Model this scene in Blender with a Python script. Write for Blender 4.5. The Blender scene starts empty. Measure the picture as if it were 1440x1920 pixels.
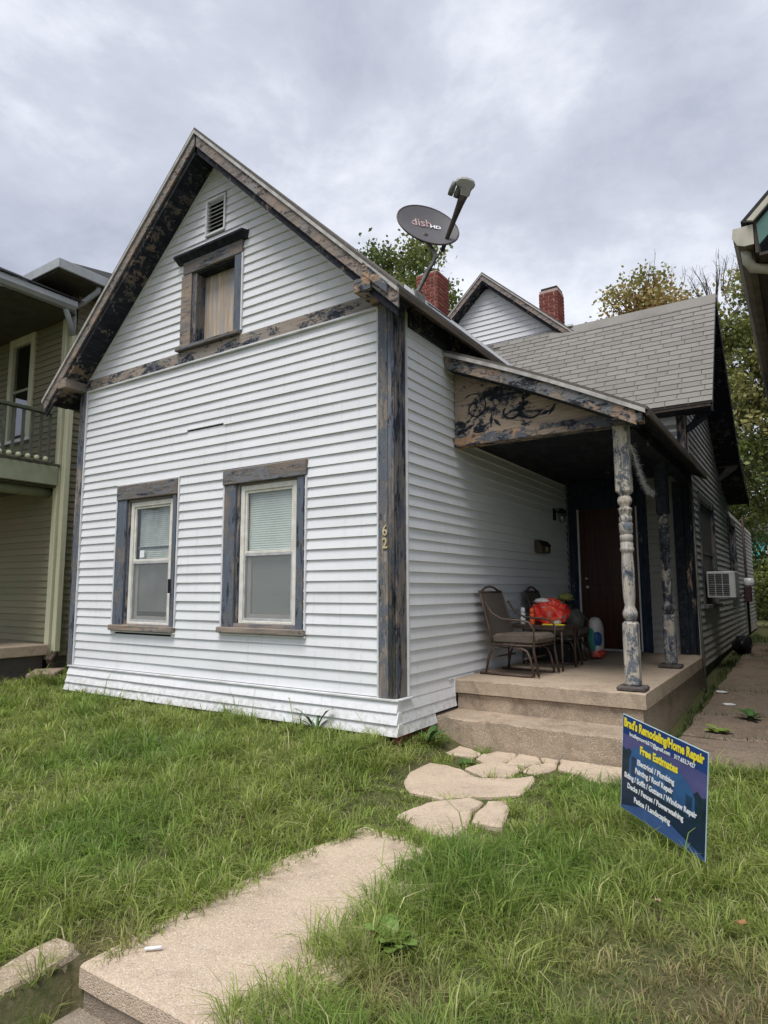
import bpy, bmesh, math, random
import numpy as np
from mathutils import Vector, Matrix
random.seed(7); RNG = np.random.default_rng(11)
R = math.radians
scene = bpy.context.scene
COL = scene.collection

# ------------------------------------------------------------------ camera
CAM_P = (3.1929, -4.8074, 0.9258); YAW, PITCH, ROLL, FPX = -0.5805, 0.1217, -0.0027, 1199.79
def cam_axes():
    cy, sy, cp, sp, cr, sr = math.cos(YAW), math.sin(YAW), math.cos(PITCH), math.sin(PITCH), math.cos(ROLL), math.sin(ROLL)
    f = Vector((sy*cp, cy*cp, sp)); r = Vector((cy, -sy, 0)); u = r.cross(f)
    return r*cr+u*sr, -r*sr+u*cr, f
CR, CU, CF = cam_axes()
cd = bpy.data.cameras.new('camera'); cam = bpy.data.objects.new('camera', cd); COL.objects.link(cam)
cd.sensor_fit = 'VERTICAL'; cd.sensor_height = 24.0; cd.lens = 24.0*FPX/1920.0
cd.clip_start = 0.05; cd.clip_end = 4000
cam.matrix_world = Matrix(((CR.x, CU.x, -CF.x, CAM_P[0]), (CR.y, CU.y, -CF.y, CAM_P[1]), (CR.z, CU.z, -CF.z, CAM_P[2]), (0, 0, 0, 1)))
scene.camera = cam
scene.render.resolution_x, scene.render.resolution_y = 768, 1024

# ------------------------------------------------------------------ sky and sun (overcast, soft)
SUN = Vector((0.06, -0.46, 1.0)).normalized()
EL = math.asin(SUN.z); AZ = math.atan2(SUN.x, SUN.y)
world = bpy.data.worlds.new('World'); scene.world = world; world.use_nodes = True
wt = world.node_tree; wt.nodes.clear()
def wn(t, **k):
    n = wt.nodes.new(t)
    for a, b in k.items(): setattr(n, a, b)
    return n
wo = wn('ShaderNodeOutputWorld'); bg = wn('ShaderNodeBackground')
sky = wn('ShaderNodeTexSky', sky_type='NISHITA', sun_disc=False, sun_elevation=EL, sun_rotation=AZ)
skys = wn('ShaderNodeVectorMath', operation='SCALE'); skys.inputs[3].default_value = 0.09
tc = wn('ShaderNodeTexCoord')
L = wt.links.new
mp = wn('ShaderNodeMapping'); mp.inputs[1].default_value = (1.3, 4.4, 0.6); mp.inputs[3].default_value = (1.0, 1.0, 1.9); L(tc.outputs['Generated'], mp.inputs[0])
n1 = wn('ShaderNodeTexNoise'); n1.inputs['Scale'].default_value = 2.6; n1.inputs['Detail'].default_value = 8; n1.inputs['Roughness'].default_value = 0.60; n1.inputs['Distortion'].default_value = 0.2
n2 = wn('ShaderNodeTexNoise'); n2.inputs['Scale'].default_value = 1.1; n2.inputs['Detail'].default_value = 3
L(mp.outputs[0], n1.inputs['Vector']); L(mp.outputs[0], n2.inputs['Vector'])
nm = wn('ShaderNodeMix', data_type='FLOAT'); nm.inputs[0].default_value = 0.34; L(n1.outputs[0], nm.inputs[2]); L(n2.outputs[0], nm.inputs[3])
rp = wn('ShaderNodeValToRGB'); L(nm.outputs[0], rp.inputs[0])
e = rp.color_ramp.elements
e[0].position = 0.36; e[0].color = (0.205, 0.220, 0.265, 1); e[1].position = 0.64; e[1].color = (0.475, 0.488, 0.515, 1)
m_ = rp.color_ramp.elements.new(0.50); m_.color = (0.295, 0.310, 0.355, 1)
sm = wn('ShaderNodeMix', data_type='RGBA'); sm.inputs[0].default_value = 0.93
L(sky.outputs[0], skys.inputs[0]); L(skys.outputs[0], sm.inputs[6]); L(rp.outputs[0], sm.inputs[7])
L(sm.outputs[2], bg.inputs[0]); bg.inputs[1].default_value = 1.0
L(bg.outputs[0], wo.inputs[0])
sd = bpy.data.lights.new('sun', 'SUN'); so = bpy.data.objects.new('sun', sd); COL.objects.link(so)
sd.energy = 1.5; sd.angle = R(30); sd.color = (1.0, 0.97, 0.93); so.location = (0, 0, 30)
so.rotation_euler = (-SUN).to_track_quat('-Z', 'Y').to_euler()
vs = scene.view_settings; vs.view_transform = 'Standard'; vs.look = 'None'; vs.exposure = 1.20; vs.gamma = 1.0; vs.use_curve_mapping = False
scene.render.engine = 'CYCLES'

# ------------------------------------------------------------------ materials
class NT:
    def __init__(s, name):
        s.m = bpy.data.materials.new(name); s.m.use_nodes = True; s.t = s.m.node_tree; s.t.nodes.clear()
        s.out = s.n('ShaderNodeOutputMaterial'); s.p = s.n('ShaderNodeBsdfPrincipled'); s.l(s.p.outputs[0], s.out.inputs[0])
        s.tc = s.n('ShaderNodeTexCoord'); s.obj = s.tc.outputs['Object']
    def n(s, t, **k):
        n = s.t.nodes.new(t)
        for a, b in k.items(): setattr(n, a, b)
        return n
    def l(s, a, b): s.t.links.new(a, b)
    def put(s, sock, v):
        if isinstance(v, bpy.types.NodeSocket): s.l(v, sock)
        elif isinstance(v, (tuple, list)) and sock.type == 'RGBA' and len(v) == 3: sock.default_value = (*v, 1)
        else: sock.default_value = v
    def noise(s, scale, detail=5, rough=0.55, stretch=(1, 1, 1), off=(0, 0, 0), dist=0.0, vec=None):
        mp = s.n('ShaderNodeMapping'); mp.inputs[3].default_value = stretch; mp.inputs[1].default_value = off; s.l(vec or s.obj, mp.inputs[0])
        n = s.n('ShaderNodeTexNoise'); n.inputs['Scale'].default_value = scale; n.inputs['Detail'].default_value = detail
        n.inputs['Roughness'].default_value = rough; n.inputs['Distortion'].default_value = dist; s.l(mp.outputs[0], n.inputs['Vector']); return n.outputs[0]
    def voro(s, scale, feature='F1', out=0, stretch=(1, 1, 1)):
        mp = s.n('ShaderNodeMapping'); mp.inputs[3].default_value = stretch; s.l(s.obj, mp.inputs[0])
        n = s.n('ShaderNodeTexVoronoi', feature=feature); n.inputs['Scale'].default_value = scale; s.l(mp.outputs[0], n.inputs['Vector']); return n.outputs[out]
    def ramp(s, f, a, b):
        n = s.n('ShaderNodeMapRange'); n.clamp = True; s.l(f, n.inputs[0]); n.inputs[1].default_value = a; n.inputs[2].default_value = b; return n.outputs[0]
    def math(s, op, a, b=0.0):
        n = s.n('ShaderNodeMath', operation=op); s.put(n.inputs[0], a); s.put(n.inputs[1], b); return n.outputs[0]
    def mix(s, f, a, b, mode='MIX'):
        n = s.n('ShaderNodeMix', data_type='RGBA', blend_type=mode); s.put(n.inputs[0], f); s.put(n.inputs[6], a); s.put(n.inputs[7], b); return n.outputs[2]
    def rnd(s): return s.n('ShaderNodeObjectInfo').outputs['Random']
    def bump(s, h, dist=0.003, strength=1.0):
        b = s.n('ShaderNodeBump'); b.inputs['Distance'].default_value = dist; b.inputs['Strength'].default_value = strength; s.l(h, b.inputs['Height']); s.l(b.outputs[0], s.p.inputs['Normal'])
    def z(s):
        n = s.n('ShaderNodeSeparateXYZ'); s.l(s.obj, n.inputs[0]); return n.outputs
    def fin(s, col, rough=0.7, spec=0.3, metal=0.0):
        s.put(s.p.inputs['Base Color'], col); s.put(s.p.inputs['Roughness'], rough); s.p.inputs['Specular IOR Level'].default_value = spec; s.p.inputs['Metallic'].default_value = metal
        return s.m

def plain(name, c1, c2=None, scale=12, rough=0.7, spec=0.3, metal=0.0, bump=0.0, stretch=(1, 1, 1), rnd=0.0):
    t = NT(name); c2 = c2 or tuple(v*0.8 for v in c1)
    f = t.noise(scale, 6, 0.6, stretch)
    col = t.mix(t.ramp(f, 0.35, 0.65), c1, c2)
    if rnd:
        k = t.math('ADD', t.math('MULTIPLY', t.rnd(), rnd), 1-rnd/2)
        v = t.n('ShaderNodeVectorMath', operation='SCALE'); t.l(col, v.inputs[0]); t.l(k, v.inputs[3]); col = v.outputs[0]
    if bump: t.bump(t.noise(scale*4, 4, 0.6, stretch), bump)
    return t.fin(col, rough, spec, metal)

NAVY = (0.020, 0.027, 0.040); SLATE = (0.105, 0.130, 0.165); TAN = (0.46, 0.33, 0.235); GREYW = (0.30, 0.265, 0.235)
def peel(name, paint=NAVY, paint2=SLATE, wood=TAN, wood2=GREYW, bare=0.5, p2=0.5, axis=2, seed=0.0, scale=9.0, grain=0.28):
    """old paint flaking off boards: bare = share of bare wood, grain runs along the axis"""
    t = NT(name); st = [1, 1, 1]; st[axis] = grain; st = tuple(st); o = (seed*3.1, seed*1.7, seed*2.3)
    st2 = tuple(min(1.0, v*1.8) for v in st)
    a = t.noise(scale*1.7, 10, 0.72, st, o, 0.6); b = t.noise(scale*0.30, 4, 0.6, (1, 1, 1), o); c = t.noise(scale*6.0, 4, 0.7, st2, o)
    f = t.math('ADD', t.math('ADD', t.math('MULTIPLY', a, 0.62), t.math('MULTIPLY', b, 0.34)), t.math('MULTIPLY', c, 0.20))
    th = 0.58 + (0.5-bare)*0.34
    mask = t.ramp(f, th-0.010, th+0.010)
    gr = [3.5, 3.5, 3.5]; gr[axis] = 0.12
    g = t.noise(22, 6, 0.7, tuple(gr), o)
    wd = t.mix(t.ramp(t.noise(scale*0.5, 4, 0.6, st, (o[1]+5, o[0], 4)), 0.44, 0.56), wood, wood2)
    wd = t.mix(t.ramp(g, 0.40, 0.72), wd, t.mix(0.62, wd, (0.05, 0.045, 0.04)))
    pt = t.mix(t.ramp(t.noise(scale*1.5, 9, 0.74, st, (9+o[0], 3, o[1]), 0.5), 0.63-p2*0.3, 0.655-p2*0.3), paint, paint2)
    pt = t.mix(t.math('MULTIPLY', t.ramp(g, 0.45, 0.8), 0.16), pt, (0.3, 0.3, 0.3))
    rim = t.math('MULTIPLY', t.ramp(f, th-0.022, th-0.012), t.math('SUBTRACT', 1.0, mask))
    pt = t.mix(t.math('MULTIPLY', rim, 0.35), pt, (0.42, 0.42, 0.42))
    col = t.mix(mask, pt, wd)
    h = t.math('ADD', t.math('MULTIPLY', mask, -0.8), t.math('MULTIPLY', g, 0.5))
    t.bump(h, 0.005, 0.9)
    return t.fin(col, 0.8, 0.2)

def vinyl(name, c, dirt=True, grime=0.0):
    t = NT(name)
    k = t.math('ADD', t.math('MULTIPLY', t.rnd(), 0.06), 0.97)
    big = t.noise(1.3, 4, 0.6, (1, 1, 2.5))
    col = t.mix(t.math('MULTIPLY', t.ramp(big, 0.38, 0.70), 0.40), c, tuple(v*0.80 for v in c))
    # water streaks and grime of its own shape
    st = t.noise(5, 6, 0.65, (6, 6, 0.25)); col = t.mix(t.math('MULTIPLY', t.ramp(st, 0.55, 0.8), 0.34+grime), col, (0.38, 0.36, 0.32))
    if dirt:  # mud splashed up from the soil
        zz = t.z()[2]; near = t.ramp(zz, 0.30, 0.02)
        sp = t.noise(16, 7, 0.7); col = t.mix(t.math('MULTIPLY', t.math('MULTIPLY', near, t.ramp(sp, 0.46, 0.62)), 0.6), col, (0.30, 0.25, 0.17))
    v = t.n('ShaderNodeVectorMath', operation='SCALE'); t.l(col, v.inputs[0]); t.l(k, v.inputs[3])
    t.bump(t.math('ADD', t.noise(60, 4, 0.6, (0.12, 0.12, 2.5)), t.math('MULTIPLY', t.noise(1.8, 2, 0.5), 2.2)), 0.0022, 0.6)
    return t.fin(v.outputs[0], 0.48, 0.35)

def concrete(name, c1, c2, agg=0.5, agg_col=(0.55, 0.42, 0.30), rough=0.9, stain=0.5):
    t = NT(name)
    col = t.mix(t.ramp(t.noise(1.6, 6, 0.62), 0.35, 0.68), c1, c2)
    cell = t.voro(150, 'F1', 1); v = t.n('ShaderNodeSeparateXYZ'); t.l(cell, v.inputs[0])
    col = t.mix(t.math('MULTIPLY', t.ramp(v.outputs[0], 0.55, 0.75), agg*0.7), col, agg_col)
    col = t.mix(t.math('MULTIPLY', t.ramp(v.outputs[1], 0.80, 0.92), agg), col, (0.66, 0.58, 0.48))
    col = t.mix(t.math('MULTIPLY', t.ramp(v.outputs[2], 0.86, 0.95), agg*0.6), col, (0.22, 0.16, 0.12))
    col = t.mix(t.math('MULTIPLY', t.ramp(t.noise(4.5, 8, 0.72, off=(3, 8, 1)), 0.52, 0.72), stain), col, tuple(a*0.45 for a in c2))
    t.bump(t.math('ADD', t.math('MULTIPLY', t.voro(150), -0.6), t.math('MULTIPLY', t.noise(9, 8, 0.7), 2.0)), 0.006, 0.9)
    return t.fin(col, rough, 0.2)

WHITE = (0.74, 0.75, 0.765)
M = {}
M['siding'] = vinyl('white_vinyl', WHITE)
M['siding_side'] = M['siding']
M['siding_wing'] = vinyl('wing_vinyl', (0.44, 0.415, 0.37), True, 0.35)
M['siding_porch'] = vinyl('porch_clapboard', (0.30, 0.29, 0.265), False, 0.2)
M['channel'] = plain('vinyl_channel', (0.72, 0.73, 0.75), (0.55, 0.55, 0.55), 6, 0.45)
M['core'] = plain('wall_core', (0.10, 0.09, 0.08))
M['corner'] = peel('corner_board_paint', (0.026, 0.030, 0.040), (0.110, 0.126, 0.152), (0.29, 0.245, 0.21), (0.19, 0.178, 0.175), 0.44, 0.70, 2, 1, 8.0, 0.26)
M['corner2'] = peel('corner_board_paint_b', (0.012, 0.015, 0.026), (0.075, 0.088, 0.115), (0.27, 0.225, 0.19), (0.20, 0.18, 0.17), 0.46, 0.5, 2, 2, 8.0, 0.16)
M['frieze'] = peel('frieze_paint', NAVY, (0.07, 0.082, 0.10), (0.36, 0.30, 0.25), (0.31, 0.28, 0.25), 0.60, 0.4, 0, 3, 7.0, 0.45)
M['rake'] = peel('rake_paint', (0.050, 0.043, 0.042), (0.24, 0.225, 0.215), (0.35, 0.265, 0.215), (0.255, 0.215, 0.19), 0.54, 0.55, 0, 4, 13.0, 0.5)
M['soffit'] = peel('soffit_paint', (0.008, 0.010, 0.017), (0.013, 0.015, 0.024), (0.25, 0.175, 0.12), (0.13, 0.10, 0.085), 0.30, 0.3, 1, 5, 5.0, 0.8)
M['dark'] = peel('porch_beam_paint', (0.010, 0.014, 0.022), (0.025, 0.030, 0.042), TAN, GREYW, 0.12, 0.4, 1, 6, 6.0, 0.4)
M['casing'] = peel('casing_paint', (0.022, 0.027, 0.040), (0.105, 0.125, 0.160), (0.235, 0.20, 0.18), (0.185, 0.172, 0.168), 0.40, 0.70, 2, 7, 9.0, 0.18)
M['casing_x'] = peel('casing_head_paint', (0.035, 0.038, 0.045), (0.155, 0.158, 0.17), (0.235, 0.185, 0.15), (0.185, 0.168, 0.158), 0.52, 0.65, 0, 8, 9.0, 0.16)
M['sill'] = peel('sill_wood', (0.06, 0.06, 0.07), (0.16, 0.16, 0.17), (0.33, 0.26, 0.205), (0.25, 0.22, 0.20), 0.66, 0.6, 0, 9, 9.0, 0.16)
M['pediment'] = peel('pediment_paint', (0.010, 0.013, 0.020), (0.025, 0.03, 0.042), (0.47, 0.365, 0.27), (0.41, 0.32, 0.245), 0.62, 0.3, 0, 10, 3.2, 0.55)
M['beam'] = peel('porch_beam_flaking', (0.016, 0.019, 0.028), (0.10, 0.11, 0.13), (0.44, 0.28, 0.17), (0.36, 0.28, 0.215), 0.46, 0.5, 0, 12, 7.0, 0.40)
M['prake'] = peel('porch_rake_flaking', (0.016, 0.019, 0.026), (0.15, 0.155, 0.165), (0.36, 0.255, 0.185), (0.26, 0.215, 0.18), 0.40, 0.45, 0, 19, 8.0, 0.45)
M['post'] = peel('post_paint', (0.035, 0.042, 0.055), (0.115, 0.135, 0.160), (0.56, 0.495, 0.405), (0.44, 0.405, 0.36), 0.56, 0.65, 2, 11, 8.0, 0.50)
M['post_b'] = peel('post_paint_b', (0.014, 0.017, 0.025), (0.045, 0.053, 0.068), (0.46, 0.405, 0.34), (0.32, 0.295, 0.275), 0.42, 0.5, 2, 13, 6.0, 0.55)
M['wingboard'] = peel('wing_corner_paint', (0.012, 0.015, 0.022), (0.03, 0.035, 0.05), (0.50, 0.30, 0.16), (0.30, 0.21, 0.15), 0.36, 0.3, 2, 14, 3.5, 0.25)
M['blue_trim'] = peel('door_trim_paint', (0.012, 0.020, 0.042), (0.02, 0.03, 0.055), TAN, GREYW, 0.10, 0.5, 2, 15)
M['eave_edge'] = plain('weathered_eave', (0.115, 0.088, 0.065), (0.06, 0.047, 0.038), 14, 0.85, stretch=(1, 0.2, 1))
M['drip'] = plain('drip_edge_metal', (0.50, 0.485, 0.46), (0.30, 0.28, 0.26), 9, 0.45, 0.4, 0.0)
M['shingle_main'] = plain('asphalt_shingle_dark', (0.16, 0.145, 0.13), (0.085, 0.078, 0.07), 60, 0.95, 0.1, bump=0.002)
def shingle_mat():
    t = NT('asphalt_shingle'); k = t.math('ADD', t.math('MULTIPLY', t.rnd(), 0.18), 0.91)
    g = t.noise(160, 3, 0.7); col = t.mix(t.ramp(g, 0.35, 0.68), (0.285, 0.272, 0.250), (0.155, 0.147, 0.135))
    col = t.mix(t.math('MULTIPLY', t.ramp(t.noise(2.2, 5, 0.6), 0.45, 0.72), 0.4), col, (0.13, 0.125, 0.11))
    v = t.n('ShaderNodeVectorMath', operation='SCALE'); t.l(col, v.inputs[0]); t.l(k, v.inputs[3])
    t.bump(g, 0.002); return t.fin(v.outputs[0], 0.95, 0.1)
M['shingle'] = shingle_mat()
M['vinyl_frame'] = plain('window_vinyl', (0.78, 0.755, 0.69), (0.60, 0.57, 0.50), 8, 0.4, 0.4)
M['alu_frame'] = plain('storm_window_aluminium', (0.52, 0.53, 0.54), (0.36, 0.36, 0.37), 10, 0.4, 0.5)
M['blind'] = plain('blind_slat', (0.82, 0.82, 0.78), (0.72, 0.72, 0.68), 3, 0.6, 0.3)
M['blind_dim'] = plain('blind_slat_grey', (0.70, 0.70, 0.67), (0.35, 0.35, 0.33), 2.6, 0.6, 0.3)
M['room'] = plain('dark_room', (0.02, 0.02, 0.02))
def glass_mat(name, tint=(0.9, 0.93, 0.92), refl=0.03, dark=0.0):
    t = NT(name); t.t.nodes.remove(t.p)
    tr = t.n('ShaderNodeBsdfTransparent'); tr.inputs[0].default_value = (*tint, 1)
    gl = t.n('ShaderNodeBsdfGlossy'); gl.inputs[1].default_value = 0.03; gl.inputs[0].default_value = (0.95, 0.97, 1, 1)
    fr = t.n('ShaderNodeFresnel'); fr.inputs[0].default_value = 1.5
    ge = t.n('ShaderNodeNewGeometry'); f = t.math('MULTIPLY', t.math('ADD', fr.outputs[0], refl), t.math('SUBTRACT', 1.0, ge.outputs['Backfacing'])); mx = t.n('ShaderNodeMixShader'); t.l(f, mx.inputs[0]); t.l(tr.outputs[0], mx.inputs[1]); t.l(gl.outputs[0], mx.inputs[2])
    t.l(mx.outputs[0], t.out.inputs[0]); return t.m
M['glass'] = glass_mat('window_glass')
M['glass_dark'] = glass_mat('window_glass_dim', (0.6, 0.62, 0.62), 0.12)
def screen_mat():
    t = NT('insect_screen'); tr = t.n('ShaderNodeBsdfTransparent'); mx = t.n('ShaderNodeMixShader'); mx.inputs[0].default_value = 0.34
    t.fin((0.26, 0.265, 0.27), 0.8); t.l(tr.outputs[0], mx.inputs[1]); t.l(t.p.outputs[0], mx.inputs[2]); t.l(mx.outputs[0], t.out.inputs[0]); return t.m
M['screen'] = screen_mat()
def plywood():
    t = NT('weathered_plywood'); g = t.noise(9, 7, 0.7, (3, 3, 0.12))
    col = t.mix(t.ramp(g, 0.38, 0.6), (0.36, 0.25, 0.15), (0.55, 0.46, 0.36)); col = t.mix(t.ramp(t.noise(6, 7, 0.75, (3, 3, 0.22), (4, 1, 2)), 0.46, 0.56), col, (0.34, 0.32, 0.315))
    t.bump(g, 0.003); return t.fin(col, 0.8, 0.2)
M['plywood'] = plywood()
M['brass'] = plain('brass', (0.78, 0.66, 0.36), (0.55, 0.46, 0.26), 20, 0.35, 0.5, 0.6)
M['ghost'] = plain('number_ghost', (0.34, 0.31, 0.28), (0.24, 0.23, 0.22), 30, 0.85)
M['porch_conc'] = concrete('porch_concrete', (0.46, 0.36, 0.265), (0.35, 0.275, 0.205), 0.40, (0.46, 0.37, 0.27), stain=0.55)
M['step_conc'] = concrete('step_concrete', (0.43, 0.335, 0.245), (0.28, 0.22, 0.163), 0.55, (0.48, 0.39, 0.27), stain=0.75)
M['walk_conc'] = concrete('exposed_aggregate', (0.56, 0.445, 0.335), (0.44, 0.345, 0.26), 0.65, (0.60, 0.47, 0.345), stain=0.42)
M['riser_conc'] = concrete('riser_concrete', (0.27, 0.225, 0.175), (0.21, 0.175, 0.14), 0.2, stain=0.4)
M['yard_conc'] = concrete('side_yard_concrete', (0.205, 0.155, 0.112), (0.145, 0.112, 0.084), 0.3, (0.24, 0.19, 0.14), stain=0.75)
M['brick'] = plain('chimney_brick', (0.27, 0.085, 0.060), (0.16, 0.050, 0.042), 18, 0.9, 0.15, bump=0.003, rnd=0.5)
M['mortar'] = plain('mortar', (0.50, 0.40, 0.35), (0.36, 0.28, 0.25), 20, 0.95, bump=0.002)
M['paint_white'] = plain('white_paint', (0.75, 0.75, 0.73), (0.6, 0.6, 0.58), 10)
M['wicker'] = plain('chair_sling', (0.115, 0.098, 0.082), (0.075, 0.065, 0.055), 90, 0.85, 0.2, bump=0.001)
M['cushion'] = plain('chair_cushion', (0.145, 0.120, 0.096), (0.105, 0.088, 0.072), 14, 0.9, 0.1, bump=0.002)
M['bronze'] = plain('chair_metal', (0.060, 0.044, 0.035), (0.11, 0.072, 0.052), 24, 0.55, 0.4, 0.2)
M['black'] = plain('black_plastic', (0.008, 0.008, 0.009), (0.014, 0.014, 0.016), 8, 0.4, 0.25)
M['door'] = plain('stained_door', (0.060, 0.017, 0.007), (0.028, 0.008, 0.004), 8, 0.4, 0.3, stretch=(3, 3, 0.15))
M['base_wood'] = plain('weathered_block', (0.115, 0.098, 0.088), (0.06, 0.052, 0.05), 14, 0.85, bump=0.003)
M['steel'] = plain('door_hardware', (0.6, 0.6, 0.6), (0.45, 0.45, 0.45), 10, 0.25, 0.5, 0.9)
# dish
M['dish'] = plain('dish_grey', (0.105, 0.100, 0.108), (0.085, 0.082, 0.088), 4, 0.5, 0.3)
M['dish_dark'] = plain('dish_bracket', (0.040, 0.034, 0.032), (0.075, 0.055, 0.045), 20, 0.55, 0.4)
M['lnb'] = plain('lnb_plastic', (0.40, 0.40, 0.385), (0.30, 0.30, 0.29), 9, 0.5, 0.4)
M['galv'] = plain('galvanised_tube', (0.22, 0.22, 0.20), (0.12, 0.12, 0.11), 20, 0.5, 0.4, 0.3)
M['letter_red'] = plain('dish_letter_faded', (0.52, 0.40, 0.40), (0.36, 0.20, 0.20), 60, 0.6)
M['letter_white'] = plain('white_letter', (0.80, 0.82, 0.84), (0.75, 0.77, 0.8), 5, 0.5)
M['letter_yellow'] = plain('yellow_letter', (0.90, 0.76, 0.04), (0.86, 0.70, 0.04), 5, 0.5)

# ------------------------------------------------------------------ mesh helpers
WL = {}
class MB:
    def __init__(s): s.v = []; s.f = []; s.sm = []
    def add(s, vs, fs, smooth=False):
        b = len(s.v); s.v += [tuple(v) for v in vs]; s.f += [tuple(b+i for i in f) for f in fs]; s.sm += [smooth]*len(fs); return s
    def box(s, lo, hi):
        x0, y0, z0 = lo; x1, y1, z1 = hi
        return s.add([(x0, y0, z0), (x1, y0, z0), (x1, y1, z0), (x0, y1, z0), (x0, y0, z1), (x1, y0, z1), (x1, y1, z1), (x0, y1, z1)],
                     [(3, 2, 1, 0), (4, 5, 6, 7), (0, 1, 5, 4), (1, 2, 6, 5), (2, 3, 7, 6), (3, 0, 4, 7)])
    def loft(s, A, B, cap=True):
        n = len(A); fs = [(i, (i+1) % n, n+(i+1) % n, n+i) for i in range(n)]
        if cap: fs += [tuple(range(n-1, -1, -1)), tuple(range(n, 2*n))]
        return s.add(list(A)+list(B), fs)
    def prism(s, poly, axis, a, b):
        def P(p, t): return {0: (t, p[0], p[1]), 1: (p[0], t, p[1]), 2: (p[0], p[1], t)}[axis]
        return s.loft([P(p, a) for p in poly], [P(p, b) for p in poly])
    def tube(s, pts, r, seg=8, cap=True):
        pts = [Vector(p) for p in pts]; n = len(pts); rs = r if isinstance(r, (list, tuple)) else [r]*n
        vs = []; fs = []; ref = None
        for i, p in enumerate(pts):
            d = (pts[min(i+1, n-1)]-pts[max(i-1, 0)]).normalized()
            if ref is None: ref = Vector((0, 0, 1)) if abs(d.z) < 0.9 else Vector((1, 0, 0))
            a = d.cross(ref).normalized(); bb = d.cross(a).normalized(); ref = -bb if False else ref
            for k in range(seg):
                t = 2*math.pi*k/seg; vs.append(p+(a*math.cos(t)+bb*math.sin(t))*rs[i])
        for i in range(n-1):
            for k in range(seg): fs.append((i*seg+k, i*seg+(k+1) % seg, (i+1)*seg+(k+1) % seg, (i+1)*seg+k))
        s.add(vs, fs, True)
        if cap:
            b = len(s.v)-n*seg; s.f.append(tuple(b+k for k in range(seg-1, -1, -1))); s.f.append(tuple(b+(n-1)*seg+k for k in range(seg))); s.sm += [False, False]
        return s
    def lathe(s, prof, c, seg=16):
        vs = []; fs = []; n = len(prof)
        for (r, z) in prof:
            for k in range(seg):
                t = 2*math.pi*k/seg; vs.append((c[0]+r*math.cos(t), c[1]+r*math.sin(t), c[2]+z))
        for i in range(n-1):
            for k in range(seg): fs.append((i*seg+k, i*seg+(k+1) % seg, (i+1)*seg+(k+1) % seg, (i+1)*seg+k))
        s.add(vs, fs, True); b = len(s.v)-n*seg
        s.f.append(tuple(b+k for k in range(seg-1, -1, -1))); s.f.append(tuple(b+(n-1)*seg+k for k in range(seg))); s.sm += [False, False]; return s
    def build(s, name, mat, parent=None, bevel=0.0, local=False, kind=None, label=None, jit=0.0, weld=True):
        o_ = WL.get(parent.name, (0, 0, 0)) if parent and not local else (0, 0, 0)
        vs = [(v[0]-o_[0]+(random.uniform(-jit, jit) if jit else 0), v[1]-o_[1]+(random.uniform(-jit, jit) if jit else 0), v[2]-o_[2]+(random.uniform(-jit, jit) if jit else 0)) for v in s.v]
        me = bpy.data.meshes.new(name); me.from_pydata(vs, [], s.f); me.polygons.foreach_set('use_smooth', s.sm)
        bm = bmesh.new(); bm.from_mesh(me)
        if weld: bmesh.ops.remove_doubles(bm, verts=bm.verts, dist=1e-5)
        bmesh.ops.recalc_face_normals(bm, faces=bm.faces)
        if bevel: bmesh.ops.bevel(bm, geom=[e for e in bm.edges if e.is_manifold and e.calc_face_angle(0) > 0.6], offset=bevel, segments=1, affect='EDGES', clamp_overlap=True)
        bm.to_mesh(me); bm.free(); me.update()
        return mk(name, me, mat, parent, kind, label)
def mk(name, me, mat, parent=None, kind=None, label=None):
    if mat is not None and not me.materials: me.materials.append(M[mat] if isinstance(mat, str) else mat)
    o = bpy.data.objects.new(name, me); COL.objects.link(o)
    if parent: o.parent = parent; WL[o.name] = WL.get(parent.name, (0, 0, 0))
    if kind: o['kind'] = kind
    if label: o['label'] = label
    return o
def thing(name, label, cat, loc=(0, 0, 0), rot=(0, 0, 0), group=None):
    o = bpy.data.objects.new(name, None); COL.objects.link(o); o.location = loc; o.rotation_euler = rot; o.empty_display_size = 0.2
    o['label'] = label; o['category'] = cat
    if group: o['group'] = group
    WL[o.name] = tuple(loc); return o
def tag(o, label, cat, group=None):
    o['label'] = label; o['category'] = cat
    if group: o['group'] = group
    return o
def box(name, lo, hi, mat, parent=None, bevel=0.0, **k): return MB().box(lo, hi).build(name, mat, parent, bevel, **k)
def at_loc(o, loc):
    """move a parentless mesh's origin to loc"""
    for v in o.data.vertices: v.co -= Vector(loc)
    o.location = loc; return o
def text_mesh(string, size, xs=1.0, extrude=0.0005, bold=0.0, align='CENTER'):
    cu = bpy.data.curves.new('txt', 'FONT'); cu.body = string; cu.size = size; cu.extrude = extrude; cu.offset = bold; cu.align_x = align; cu.align_y = 'CENTER'; cu.resolution_u = 3
    o = bpy.data.objects.new('txt', cu); COL.objects.link(o); bpy.context.view_layer.update()
    me = bpy.data.meshes.new_from_object(o.evaluated_get(bpy.context.evaluated_depsgraph_get()))
    bpy.data.objects.remove(o); bpy.data.curves.remove(cu)
    me.transform(Matrix.Diagonal((xs, 1, 1, 1))); return me

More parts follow.
